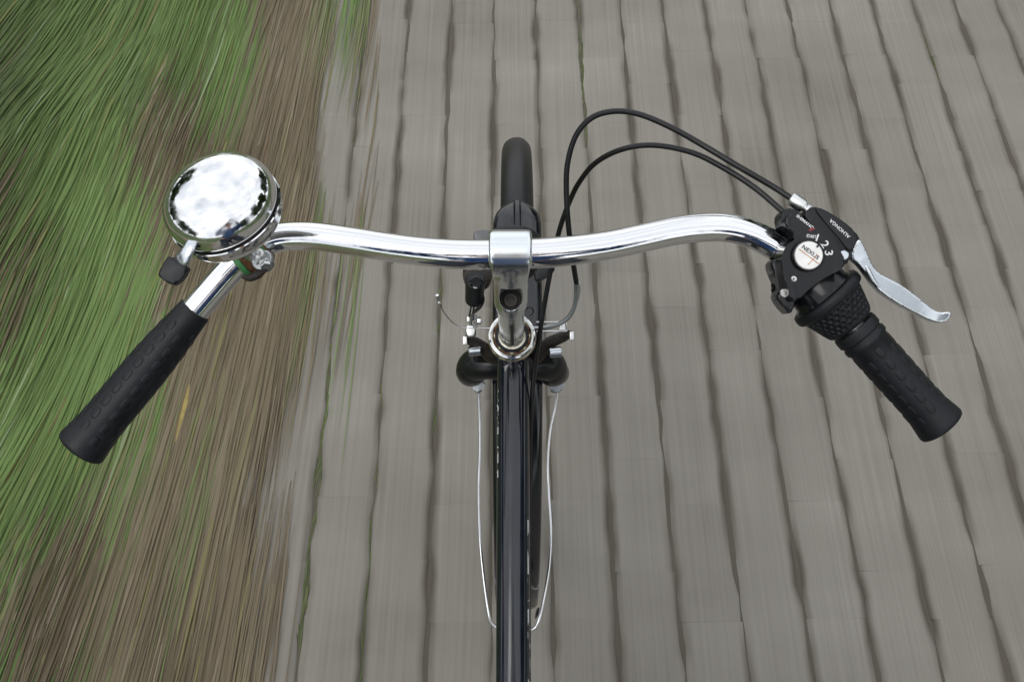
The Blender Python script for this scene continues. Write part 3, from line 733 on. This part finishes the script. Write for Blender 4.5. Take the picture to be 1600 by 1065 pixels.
# clamp lug with socket bolt, small cross-head screw
slab('clamp_lug', [S(*p) for p in [(98, 545), (130, 500), (200, 560), (260, 690), (262, 800), (225, 870), (190, 825), (152, 785), (138, 738), (172, 690), (140, 640)]], .782, .022, M['gloss_plastic'], hb, bevel=.003, smooth=1, seg=3)
lathe('clamp_bolt', [(0, 0), (.0034, 0), (.0034, .0024), (.0029, .003), (.0017, .003), (.0016, .0012), (0, .0012)], W(*S(182, 730), .783), -FWD, M['steel'], hb, 24)
scw = lathe('screw', [(0, 0), (.0023, 0), (.0023, .0012), (.0017, .0018), (0, .0020)], W(*S(247, 638), .7700), -FWD, M['steel'], hb, 20)
for d_ in (20, 110):
    box('screw_slot', W(*S(247, 638), .7680) + FWD * .0001, (.0026, .0006, .0004), M['blackprint'], hb, axes=(RGT * math.cos(R(d_)) + UPV * math.sin(R(d_)), -RGT * math.sin(R(d_)) + UPV * math.cos(R(d_)), FWD), bevel=0)

# ---- brake lever: body, raised cover with lettering, pivot pin, blade, barrel adjuster
lbody = [S(*p) for p in [(308, 222), (345, 190), (370, 170), (440, 192), (530, 245), (605, 300), (674, 368), (664, 412), (636, 455), (607, 505), (592, 542), (560, 545), (520, 520), (470, 430), (400, 350), (340, 290)]]
lb = slab('brake_lever_mount', lbody, .7780, .022, M['plastic'], bike, bevel=.0022, smooth=1, label='angular black brake lever mount')
slab('cover', [S(*p) for p in [(372, 182), (438, 200), (520, 246), (600, 303), (662, 368), (640, 435), (600, 468), (560, 400), (470, 300)]], .7762, .004, M['plastic'], lb, bevel=.0012, smooth=1)
print_text('lettering', 'ALHONGA', .0036, W(*S(542, 316), .7760), 180 - 42, M['white'], lb, bold=.00004, squash=1.12)
lathe('pivot_pin', [(0, 0), (.0036, 0), (.0036, .0016), (.003, .0021), (0, .0021)], W(*S(566, 487), .7782), -FWD, M['lever_metal'], lb, 28)
up_ = [(655, 380), (683, 388), (712, 450), (742, 522), (770, 572), (800, 602), (850, 630), (905, 655), (960, 690), (1010, 725), (1060, 765), (1110, 808), (1150, 838), (1190, 852), (1225, 848), (1252, 846)]
lo_ = [(1263, 862), (1250, 885), (1228, 910), (1190, 922), (1140, 910), (1080, 885), (1000, 842), (920, 800), (850, 755), (795, 715), (755, 670), (720, 620), (690, 575), (655, 535), (620, 515), (610, 488)]
blade = slab('brake_lever', [S(*p) for p in up_ + lo_], .7800, .0095, M['lever_metal'], bike, bevel=.0030, smooth=2, seg=5, label='bare aluminium brake lever blade curling at its tip',
             depth=lambda x, y: .00016 * ((x - 1400) * -.5 + (y - 455) * .85) + .00009 * max(0, x - 1340) - .000002 * max(0, x - 1440) ** 2)
_m = blade.data.copy(); _b = bmesh.new(); _b.from_mesh(_m); bmesh.ops.triangulate(_b, faces=_b.faces); _b.to_mesh(_m); _b.free()
_o = bpy.data.objects.new('tmp', _m); COL.objects.link(_o); _r = _o.modifiers.new('r', 'REMESH'); _r.mode = 'VOXEL'; _r.voxel_size = .0007; _s = _o.modifiers.new('s', 'SMOOTH'); _s.iterations = 9; _s.factor = .6
bpy.context.view_layer.update(); _n = bpy.data.meshes.new_from_object(_o.evaluated_get(bpy.context.evaluated_depsgraph_get())); bpy.data.objects.remove(_o)
_n.materials.clear(); _n.materials.append(M['lever_metal']); _n.polygons.foreach_set('use_smooth', [True] * len(_n.polygons)); blade.data = _n
# bright ridge along the near edge of the blade
tube('lever_ridge', [W(*S(*p), .7812) for p in [(640, 480), (690, 530), (730, 600), (765, 660), (800, 690)]], [.0016, .0018, .0020, .0016, .0008], M['lever_metal'], blade, 10)
ad = W(*S(352, 205), .787); ad2 = W(*S(232, 125), .789); adx = ad2 - ad
lathe('barrel_adjuster', [(.002, 0), (.0046, 0), (.0046, .004), (.0034, .0045), (.0034, .0055), (.0052, .006), (.0056, .008), (.0054, .0165), (.0048, .018), (.002, .0185)], ad, adx, M['steel'], lb, 28)
adE = ad + adx.normalized() * .0175

# ---- cables
def pxpath(l): return [W(x, y, d) for x, y, d in l]
bc1 = pxpath([(1205, 290, .792), (1150, 258, .795), (1100, 228, .80), (1050, 200, .81), (1000, 179, .82), (960, 174, .83), (925, 184, .84), (900, 212, .85), (887, 255, .86), (885, 300, .87), (888, 350, .88), (894, 400, .90), (901, 444, .925)])
tube('brake_cable', [adE] + bc1, .00240, M['cable'], bike, 12, label='upper black cable, brake')
bcab = bpy.data.objects['brake_cable']
tube('noodle_ferrule', pxpath([(901, 442, .924), (902, 452, .93), (900.5, 466, .937)]), [.0028, .0030, .0026], M['dull_steel'], bike, 14)
tube('noodle', pxpath([(900.5, 464, .936), (897, 480, .944), (887, 497, .953), (868, 508, .962), (845, 512.5, .97), (825, 513, .975)]), .00215, M['dull_steel'], bike, 14, label='bent steel cable guide of the front brake')
bn = W(*S(185, 215), .786)
tube('shift_cable', [bn] + pxpath([(1180, 294, .792), (1130, 262, .80), (1080, 238, .81), (1020, 227, .825), (970, 234, .84), (930, 255, .86), (905, 285, .878), (890, 315, .895), (877, 350, .91), (868, 385, .925), (859, 430, .935), (850, 480, .95), (842, 530, .965), (834, 590, .985), (829, 660, 1.0), (827, 760, 1.02), (826, 900, 1.02), (826, 1100, 1.02)]), .00230, M['cable'], bike, 12, label='lower black cable, gear shift')

# ---- bell
bax = (-FWD * math.cos(R(34)) + (RGT * -.34 + UPV * .94).normalized() * math.sin(R(34))).normalized()
bo = W(350, 325, .718)
def scratch(a, h, r): return .00012 * noise.noise(Vector((math.cos(a) * r * 60, math.sin(a) * r * 60, 3)))
BK = .962
def bkp(p): return [(r * BK, h * BK + (.0035 * max(0, 1 - (r / .038) ** 2) if h > .015 else 0)) for r, h in p]
bell = lathe('bell', bkp([(.0385, .0022), (.0412, .0020), (.0418, .0040), (.0420, .0070), (.0418, .0100), (.0411, .0130), (.0398, .0160), (.0380, .0187), (.0356, .0210), (.0325, .0229), (.0288, .0244), (.0240, .0256), (.0190, .0264), (.0140, .0269), (.0080, .0273), (.0035, .0274), (0, .0274)]), bo, bax, M['bell_chrome'], bike, 96, disp=scratch, label='large domed chrome bicycle bell on the left of the handlebar', sharp=50)
lathe('bell_gap', bkp([(0, -.002), (.0392, -.002), (.0392, .0032), (0, .0032)]), bo, bax, M['dull_black'], bell, 64)  # near-black disc filling the gap between dome and bowl
lathe('bell_bowl', bkp([(.0395, -.0006), (.0424, -.0002), (.0430, -.0010), (.0424, -.0022), (.0420, -.0070), (.0404, -.0115), (.0374, -.0160), (.0325, -.0195), (.0262, -.0215), (.0180, -.0222), (0, -.0224)]), bo, bax, M['bell_chrome'], bell, 96, sharp=50, label='lower chrome bowl of the bell')
# thumb lever
lever_pts = [(303, 367, .696), (300, 378, .690), (294, 391, .689), (286, 403, .691), (278, 414, .696)]
lv = tube('bell_lever', pxpath(lever_pts), [.0034, .0040, .0046, .0056, .0062], M['lever_metal'], bell, 16, flat=(.45, 1))
lathe('lever_knuckle', [(0, 0), (.0040, 0), (.0045, .002), (.0040, .006), (.002, .0075), (0, .0078)], W(303, 371, .700), -FWD, M['steel'], bell, 20)
slab('thumb_pad', [(263, 399), (292, 416), (291, 424), (276, 443), (268, 446), (249, 434), (245, 427), (258, 404)], .690, .0095, M['plastic'], bell, bevel=.0028, smooth=1, seg=4, label='black plastic thumb pad')
# bracket: band round the bar, green strips, bolt and nuts
def barp(x, y, D=BAR_D): return W(x, y, D)
ba, bb = barp(371, 411), barp(413, 380)
bd = (bb - ba).normalized()
lathe('clamp_band', [(.0114, 0), (.0136, .0002), (.0139, .004), (.0136, .0100), (.0139, .0170), (.0136, (bb - ba).length), (.0114, (bb - ba).length)], ba, bd, M['rust'], bell, 40, disp=lambda a, h, r: .0007 * noise.noise(Vector((a * 3, h * 400, 1))))
lathe('green_strip', [(.0137, 0), (.0147, .0004), (.0147, .0042), (.0137, .0046)], ba.lerp(bb, .02), bd, M['green_tape'], bell, 40)
lathe('green_strip', [(.0137, 0), (.0147, .0004), (.0147, .0042), (.0137, .0046)], ba.lerp(bb, .80), bd, M['green_tape'], bell, 40)
rod('bell_post', bo - bax * .024, barp(394, 396, .785), .007, M['steel'], bell, 24)
brk = slab('bracket', [(390, 404), (413, 388), (426, 398), (424, 412), (410, 424), (396, 420)], .7805, .010, M['dull_steel'], bell, bevel=.002, smooth=1)
lathe('bracket_bolt', [(0, 0), (.0046, 0), (.0046, .0016), (.0036, .0018), (.0033, .0040), (.0024, .0046), (0, .0046)], W(406, 398, .781), (-FWD + UPV * .2), M['steel'], bell, 24)
hexnut('bracket_nut', W(414, 411, .783), (-FWD * .6 - UPV * .7 + RGT * .3), .0044, .0045, M['steel'], bell)
lathe('washer', [(0, 0), (.0072, 0), (.0072, .0009), (0, .0009)], W(414, 414, .785), (-FWD * .55 - UPV * .7 + RGT * .35), M['steel'], bell, 32)
tube('bracket_spring', [W(378, 432, .786), W(390, 434, .783), W(404, 428, .782), W(420, 418, .784)], [.0012, .003, .0034, .001], M['dull_black'], bell, 10)

# ---- main tube with lettering along both flanks
T0, T1 = W(802, 566, 1.000), W(801.5, 1065, .925)
T1 = T0 + (T1 - T0) * ((T0.y + .135) / (T0.y - T1.y))
mt = rod('main_tube', T0, T1, .0155, M['paint'], bike, 64, label='glossy black main tube')
TL = (T1 - T0); tdir = TL.normalized(); tup = (-FWD - tdir * (-FWD).dot(tdir)).normalized(); tside = tdir.cross(tup).normalized()
if tside.x > 0: tside = -tside            # points left
def wrap_text(s, size, u0, ang0, sgn, flip, length):
    me = text_mesh(s, size, extrude=0, bold=.0002); xs = [v.co.x for v in me.vertices]; x0, x1 = min(xs), max(xs)
    bm = bmesh.new(); bm.from_mesh(me); bmesh.ops.triangulate(bm, faces=bm.faces)
    for v in bm.verts:
        u = (v.co.x - x0) / (x1 - x0) * length
        if flip: u = length - u
        a = ang0 + (v.co.y / .0155) * (-1 if flip else 1) * 1.0
        v.co = T0 + tdir * (u0 + u) + (tup * math.cos(a) + tside * sgn * math.sin(a)) * .01565
    bm.to_mesh(me); bm.free(); me.materials.clear(); me.materials.append(M['white'])
    return fin('lettering', me, mt, smooth=False)
wrap_text('McKENZIE', .020, .028, R(88), 1, False, .085)
wrap_text('McKENZIE', .020, .152, R(88), -1, True, .165)
# weld gusset under the head tube
slab('gusset', [(783, 566), (817, 566), (812, 580), (803, 592), (797, 600), (790, 590)], .984, .010, M['paint'], bike, bevel=.003, smooth=1)
lathe('weld_bead', [(0, 0), (.0030, 0), (.0028, .0012), (0, .002)], W(800, 596, .9865), -FWD, M['dull_steel'], bike, 8)
# other frame parts, mostly hidden below the main tube or behind the view
BB = Vector((0, .10, .285)); ST = Vector((0, -.17, .84)); RA = Vector((0, -.36, .345))
rod('down_tube', on_steer(-.125), BB, .0145, M['paint'], bike, 24)
rod('seat_tube', BB, ST, .0148, M['paint'], bike, 24)
rod('seat_post', ST, ST + Vector((0, -.025, .07)), .0128, M['steel'], bike, 20)
for s in (-1, 1):
    tube('chain_stay', [BB + Vector((s * .02, 0, 0)), (BB + RA) / 2 + Vector((s * .045, 0, 0)), RA + Vector((s * .062, 0, 0))], .009, M['paint'], bike, 12)
    tube('seat_stay', [ST + Vector((s * .012, -.01, -.05)), (ST + RA) / 2 + Vector((s * .045, 0, 0)), RA + Vector((s * .062, 0, 0))], .0075, M['paint'], bike, 12)
    q = BB + Vector((s * .07, s * .12, -s * .12)); cr_ = tube('crank', [BB + Vector((s * .05, 0, 0)), BB + Vector((s * .06, s * .06, -s * .06)), q], [.012, .010, .009], M['steel'], bike, 12, flat=(1, .7))
    box('pedal', q + Vector((s * .055, 0, 0)), (.09, .07, .022), M['plastic'], bike, bevel=.004)
wheel(RA)
torus_part('mudguard', RA, .352, shell_prof(), M['mudguard'], bike, a0=20, a1=190, seg=80)
lathe('chainring', [(.02, -.0015), (.08, -.0015), (.084, 0), (.08, .0015), (.02, .0015)], BB + Vector((.045, 0, 0)), (1, 0, 0), M['dull_steel'], bike, 48)
sd = ST + Vector((0, -.03, .085)); vs, fs = [], []
for i, (y, w_, h) in enumerate([(.145, .012, -.012), (.13, .022, -.002), (.07, .026, .004), (0, .040, .004), (-.06, .075, .006), (-.11, .090, .010), (-.135, .070, .004), (-.145, .03, -.01)]):
    for k in range(16):
        t = 2 * math.pi * k / 16; vs.append(sd + Vector((math.cos(t) * w_, y, h + math.sin(t) * (.012 if math.sin(t) > 0 else .028))))
for i in range(7):
    for k in range(16): fs.append((i * 16 + k, i * 16 + (k + 1) % 16, (i + 1) * 16 + (k + 1) % 16, (i + 1) * 16 + k))
fs += [tuple(range(16)), tuple(7 * 16 + k for k in range(16))]
mk('saddle', vs, fs, M['rubber'], bike, sharp=60)

# ---- front brake: two arms, bolts, cable, loose cable end
DB = 1.02
for s, arm_px, bolt_px in ((-1, [(790, 562), (770, 556), (756, 545), (742, 535), (728, 528)], (742, 549)), (1, [(838, 560), (848, 547), (862, 534), (880, 526), (890, 521)], (868, 551))):
    arm = tube('brake_arm', [W(x, y, DB + .02 - .006 * i) for i, (x, y) in enumerate(arm_px)], [.0085, .0095, .0080, .0068, .0050], M['dull_black'], bike, 16, flat=(1, .75))
    bx, by = bolt_px
    rod('pivot_bolt', W(bx - 10, by, DB), W(bx + 10, by - 2, DB), .0052, M['lever_metal'], arm, 20, bevel=.001)
    rod('brake_pad', W(bx - s * 1, by + 8, DB + .02), W(bx - s * 32, by + 10, DB + .03), .006, M['rubber'], arm, 16)
    ex = arm_px[-1][0] + (-1 if s < 0 else 4)
    slab('spring_clip', [(ex - 4, arm_px[-1][1] - 3), (ex + 3, arm_px[-1][1] - 3), (ex + 3, arm_px[-1][1] + 10), (ex - 4, arm_px[-1][1] + 10)], DB - .012, .003, M['steel'], arm, bevel=.0006, smooth=0)
# cable anchor stack on the left arm
an = slab('cable_anchor', [(728, 507), (741, 507), (744, 518), (741, 526), (731, 527), (727, 518)], .985, .010, M['steel'], bike, bevel=.0018, smooth=1)
lathe('anchor_nut', [(0, 0), (.0058, 0), (.0062, .002), (.0050, .007), (0, .008)], W(735.5, 522, .998), UPV - FWD * .5, M['dull_steel'], an, 6)
rod('anchor_post', W(735, 507, .985), W(737, 492, .975), .0016, M['wire'], an, 10)
slab('anchor_washer', [(729.5, 494), (734, 494), (734, 502), (729.5, 502)], .982, .004, M['steel'], an, bevel=.0005, smooth=0)
vs, fs = [], []
sp_pts = [W(743 + 2.6 * math.cos(t) + .0 * t, 492 + t * .75, .985) + FWD * (.0022 * math.sin(t)) for t in np.linspace(0, 8 * math.pi, 90)]
v, f = sweep(sp_pts, [.0006] * 90, 6); mk('spring', v, f, M['dull_steel'], an)
hexnut('side_nut', W(746, 501, .983), RGT, .0036, .0035, M['steel'], an)
rod('side_screw', W(750, 501, .983), W(755, 501, .983), .0013, M['dull_steel'], an, 10)
tube('cable_strand', pxpath([(768, 512.5, .985), (745, 512.5, .985), (724, 512, .984), (708, 504, .978), (696, 491, .968), (689, 479, .960)]), .00062, M['wire'], bike, 8, label='loose bare cable end curling up on the left')
ce = tube('cable_cap', pxpath([(689, 479, .960), (686.5, 473, .956), (685, 470, .955), (683, 461, .950)]), [.0013, .0018, .0011, .0016], M['steel'], bike, 12)
tube('noodle_wire', pxpath([(838, 503, 1.0), (860, 503, 1.0), (882, 503.5, 1.0), (886, 508, 1.0)]), .0008, M['wire'], bike, 8)
tube('noodle_wire', pxpath([(838, 517, 1.0), (862, 517.5, 1.0), (886, 517, 1.0)]), .0009, M['wire'], bike, 8)
slab('noodle_holder', [(876, 503), (883, 503), (884, 516), (873, 516)], .992, .005, M['steel'], bike, bevel=.0008, smooth=0)

# ---- mudguard stays
def stay(pts, r=.0021): return tube('mudguard_stay', pts, r, M['wire'], bike, 12, n=10, label='thin bright wire stay')
stay([AX + Vector((-.060, -.006, .002))] + pxpath([(749, 640, 1.47), (750, 700, 1.44), (748, 765, 1.42), (750, 840, 1.39), (756, 905, 1.38), (763, 955, 1.37), (769, 974, 1.37), (784, 984, 1.37)]))
stay([AX + Vector((.068, -.006, .002))] + pxpath([(869, 630, 1.47), (860, 672, 1.45), (856, 725, 1.43), (858, 775, 1.42), (861, 830, 1.40), (858, 885, 1.39), (850, 935, 1.38), (843, 965, 1.37), (835, 981, 1.37), (818, 984, 1.37)]))
for x0, x1 in ((738, 757), (857, 881)):
    slab('stay_bracket', [(x0, 592), (x1, 592), (x1 + 1, 603), (x1 - 5, 613), (x0 + 6, 615), (x0, 606)], 1.30, .008, M['dull_steel'], bike, bevel=.003, smooth=2)
slab('mudguard_clip', [(838, 950), (844, 948), (841, 962), (835, 968)], 1.34, .003, M['mudguard'], bike, bevel=.0008, smooth=1)

# ---- headlight behind the bar and its connector with two wires
hl = thing_l = lathe('headlight', [(0, 0), (.016, 0), (.028, .006), (.034, .020), (.036, .036), (.034, .040), (0, .042)], W(800, 426, 1.13), Vector((0, 1, .05)), M['plastic'], bike, 40, label='black headlight mostly hidden under the handlebar')
slab('lamp_glass', [(739, 362), (752, 358), (766, 361), (766, 378), (740, 378)], 1.02, .012, M['lens'], hl, bevel=.002, smooth=1)
slab('lamp_bracket', [(722, 418), (732, 406), (768, 404), (768, 440), (757, 452), (733, 456), (724, 440)], .985, .030, M['dull_black'], bike, bevel=.005, smooth=2, seg=4)
cn = rod('connector', W(743, 436, .955), W(741, 470, .985), .0095, M['plastic'], bike, 24, r2=.0088, bevel=.002)
lathe('connector_cap', [(0, 0), (.0060, 0), (.0062, .002), (.0045, .0035), (0, .0035)], W(744, 441, .9475), -FWD, M['gloss_plastic'], cn, 24)
tube('connector_clip', [W(733, 462, .968), W(734, 444, .952), W(743, 450, .944), W(752, 444, .952)], .0008, M['dull_steel'], cn, 8)
for pts in ([(737, 472, .985), (735, 485, .985), (733, 495, .982)], [(753, 455, .97), (756, 468, .975), (751, 480, .98), (739, 491, .982), (737, 499, .982)], [(749, 462, .97), (753, 470, .977), (746, 481, .98), (739, 486, .982)], [(741, 474, .985), (739, 490, .984), (739, 500, .982)]):
    tube('lamp_wire', pxpath(pts), .00095, M['cable'], bike, 8)
slab('side_bracket', [(834, 418), (868, 416), (866, 425), (850, 436), (836, 442)], 1.02, .02, M['plastic'], bike, bevel=.003, smooth=1)
tube('wire_loop', pxpath([(822, 484, .93), (826, 480, .925), (832, 482, .925), (833, 488, .93), (828, 493, .94)]), .0007, M['cable'], bike, 8)

# ================================================================== THE RIDER (behind the view, mirrored in the chrome) holding the camera
def skin_mesh(name, J, E, Rr, m, parent, sub=1, root=0):
    me = bpy.data.meshes.new(name); me.from_pydata([tuple(j) for j in J], E, []); o = bpy.data.objects.new('tmp_skin', me); COL.objects.link(o)
    sk = o.modifiers.new('s', 'SKIN')
    for i, v in enumerate(me.skin_vertices[0].data):
        r = Rr[i]; v.radius = r if isinstance(r, tuple) else (r, r); v.use_root = (i == root)
    sb = o.modifiers.new('d', 'SUBSURF'); sb.levels = sub; sb.render_levels = sub
    bpy.context.view_layer.update()
    return evaluated(name, o, m, parent)
P0 = Vector((0, -.27, .93))
per = thing('person', (0, -.27, 0), 'cyclist in a blue jacket astride the saddle, mirrored in the bell', 'person')
def V3(*a): return Vector(a)
# head, neck and forearms with hands: one continuous figure
J = [P0, P0 + V3(0, .0, .22), P0 + V3(0, .0, .42), P0 + V3(0, .01, .52), P0 + V3(0, .03, .60), P0 + V3(0, .055, .70), P0 + V3(0, .05, .79)]
E = [(0, 1), (1, 2), (2, 3), (3, 4), (4, 5), (5, 6)]
Rd = [(.13, .10), (.13, .10), (.15, .10), .058, .062, (.075, .092), (.070, .085)]
for s in (-1, 1):
    k = len(J)
    J += [P0 + V3(s * .17, 0, .46), P0 + V3(s * .26, .05, .30), P0 + V3(s * .25, .12, .44), P0 + V3(s * .115, .205, .655), P0 + V3(s * .098, .225, .700)]
    E += [(2, k), (k, k + 1), (k + 1, k + 2), (k + 2, k + 3), (k + 3, k + 4)]; Rd += [.055, .045, .040, .026, (.030, .018)]
    J += [P0 + V3(s * .11, -.0, -.03), P0 + V3(s * .17, .30, -.42), P0 + V3(s * .22, .16, -.84), P0 + V3(s * .23, .25, -.90)]
    e = k + 5; E += [(0, e), (e, e + 1), (e + 1, e + 2), (e + 2, e + 3)]; Rd += [.085, .055, .038, .030]
body_o = skin_mesh('body', J, E, Rd, M['skin'], per)
for s in (-1, 1):                                   # fingers and thumb closing on the camera
    h = P0 + V3(s * .098, .225, .700)
    for i, ln in enumerate((.030, .034, .032, .026)):
        q = h + V3(-s * .004, .016 - i * .004, .018 - i * .013)
        skin_mesh('finger', [q, q + V3(-s * ln * .5, .020, .002), q + V3(-s * ln * 1.1, .018, -.002)], [(0, 1), (1, 2)], [.0088, .0082, .007], M['skin'], body_o)
    q = h + V3(-s * .006, -.006, .004); skin_mesh('thumb', [q, q + V3(-s * .020, -.012, .008), q + V3(-s * .036, -.010, .010)], [(0, 1), (1, 2)], [.010, .0095, .008], M['skin'], body_o)
J = [P0 + V3(0, 0, -.02), P0 + V3(0, 0, .20), P0 + V3(0, 0, .40), P0 + V3(0, .0, .49)]; E = [(0, 1), (1, 2), (2, 3)]; Rd = [(.165, .125), (.160, .125), (.175, .12), (.085, .08)]
for s in (-1, 1):
    k = len(J); J += [P0 + V3(s * .175, 0, .455), P0 + V3(s * .265, .05, .30), P0 + V3(s * .25, .125, .44), P0 + V3(s * .125, .197, .635)]
    E += [(2, k), (k, k + 1), (k + 1, k + 2), (k + 2, k + 3)]; Rd += [.078, .064, .056, .040]
skin_mesh('jacket', J, E, Rd, M['jacket'], per)
J = [P0 + V3(0, 0, .02)]; E = []; Rd = [(.15, .12)]
for s in (-1, 1):
    k = len(J); J += [P0 + V3(s * .11, .02, -.04), P0 + V3(s * .17, .30, -.42), P0 + V3(s * .215, .17, -.80)]; E += [(0, k), (k, k + 1), (k + 1, k + 2)]; Rd += [.10, .075, .058]
skin_mesh('trousers', J, E, Rd, M['trousers'], per)
for s in (-1, 1):
    skin_mesh('shoe', [P0 + V3(s * .222, .13, -.885), P0 + V3(s * .228, .22, -.89), P0 + V3(s * .232, .32, -.90)], [(0, 1), (1, 2)], [(.042, .042), (.042, .036), (.036, .026)], M['shoe'], per)
lathe('hair', [(.098, -.03), (.104, .01), (.098, .05), (.075, .085), (.04, .102), (0, .108)], P0 + V3(0, .028, .745), (0, -.15, 1), M['hair'], body_o, 32)
for s in (-1, 1):
    lathe('eye', [(0, -.012), (.009, -.008), (.012, 0), (.009, .008), (0, .012)], P0 + V3(s * .031, .135, .735), (0, 1, 0), M['white'], body_o, 16)
skin_mesh('nose', [P0 + V3(0, .145, .735), P0 + V3(0, .160, .71), P0 + V3(0, .158, .70)], [(0, 1), (1, 2)], [.010, .012, .012], M['skin'], body_o)
skin_mesh('mouth', [P0 + V3(-.022, .138, .668), P0 + V3(0, .146, .667), P0 + V3(.022, .138, .668)], [(0, 1), (1, 2)], [.005, .008, .005], M['red'], body_o)
cmr = thing('compact_camera', CAM - FWD * .03, 'black compact camera held in front of the cyclist\'s face', 'camera')
cb = box('camera_body', CAM - FWD * .036, (.112, .064, .030), M['plastic'], cmr, axes=(RGT, UPV, FWD), bevel=.005)
lathe('lens_barrel', [(.012, 0), (.024, 0), (.024, .008), (.021, .009), (.021, .016), (.012, .0165)], CAM - FWD * .022, FWD, M['gloss_plastic'], cmr, 40)
lathe('lens_glass', [(0, 0), (.0122, 0), (.0122, .003), (.008, .0045), (0, .005)], CAM - FWD * .016, FWD, M['lens'], cmr, 32)
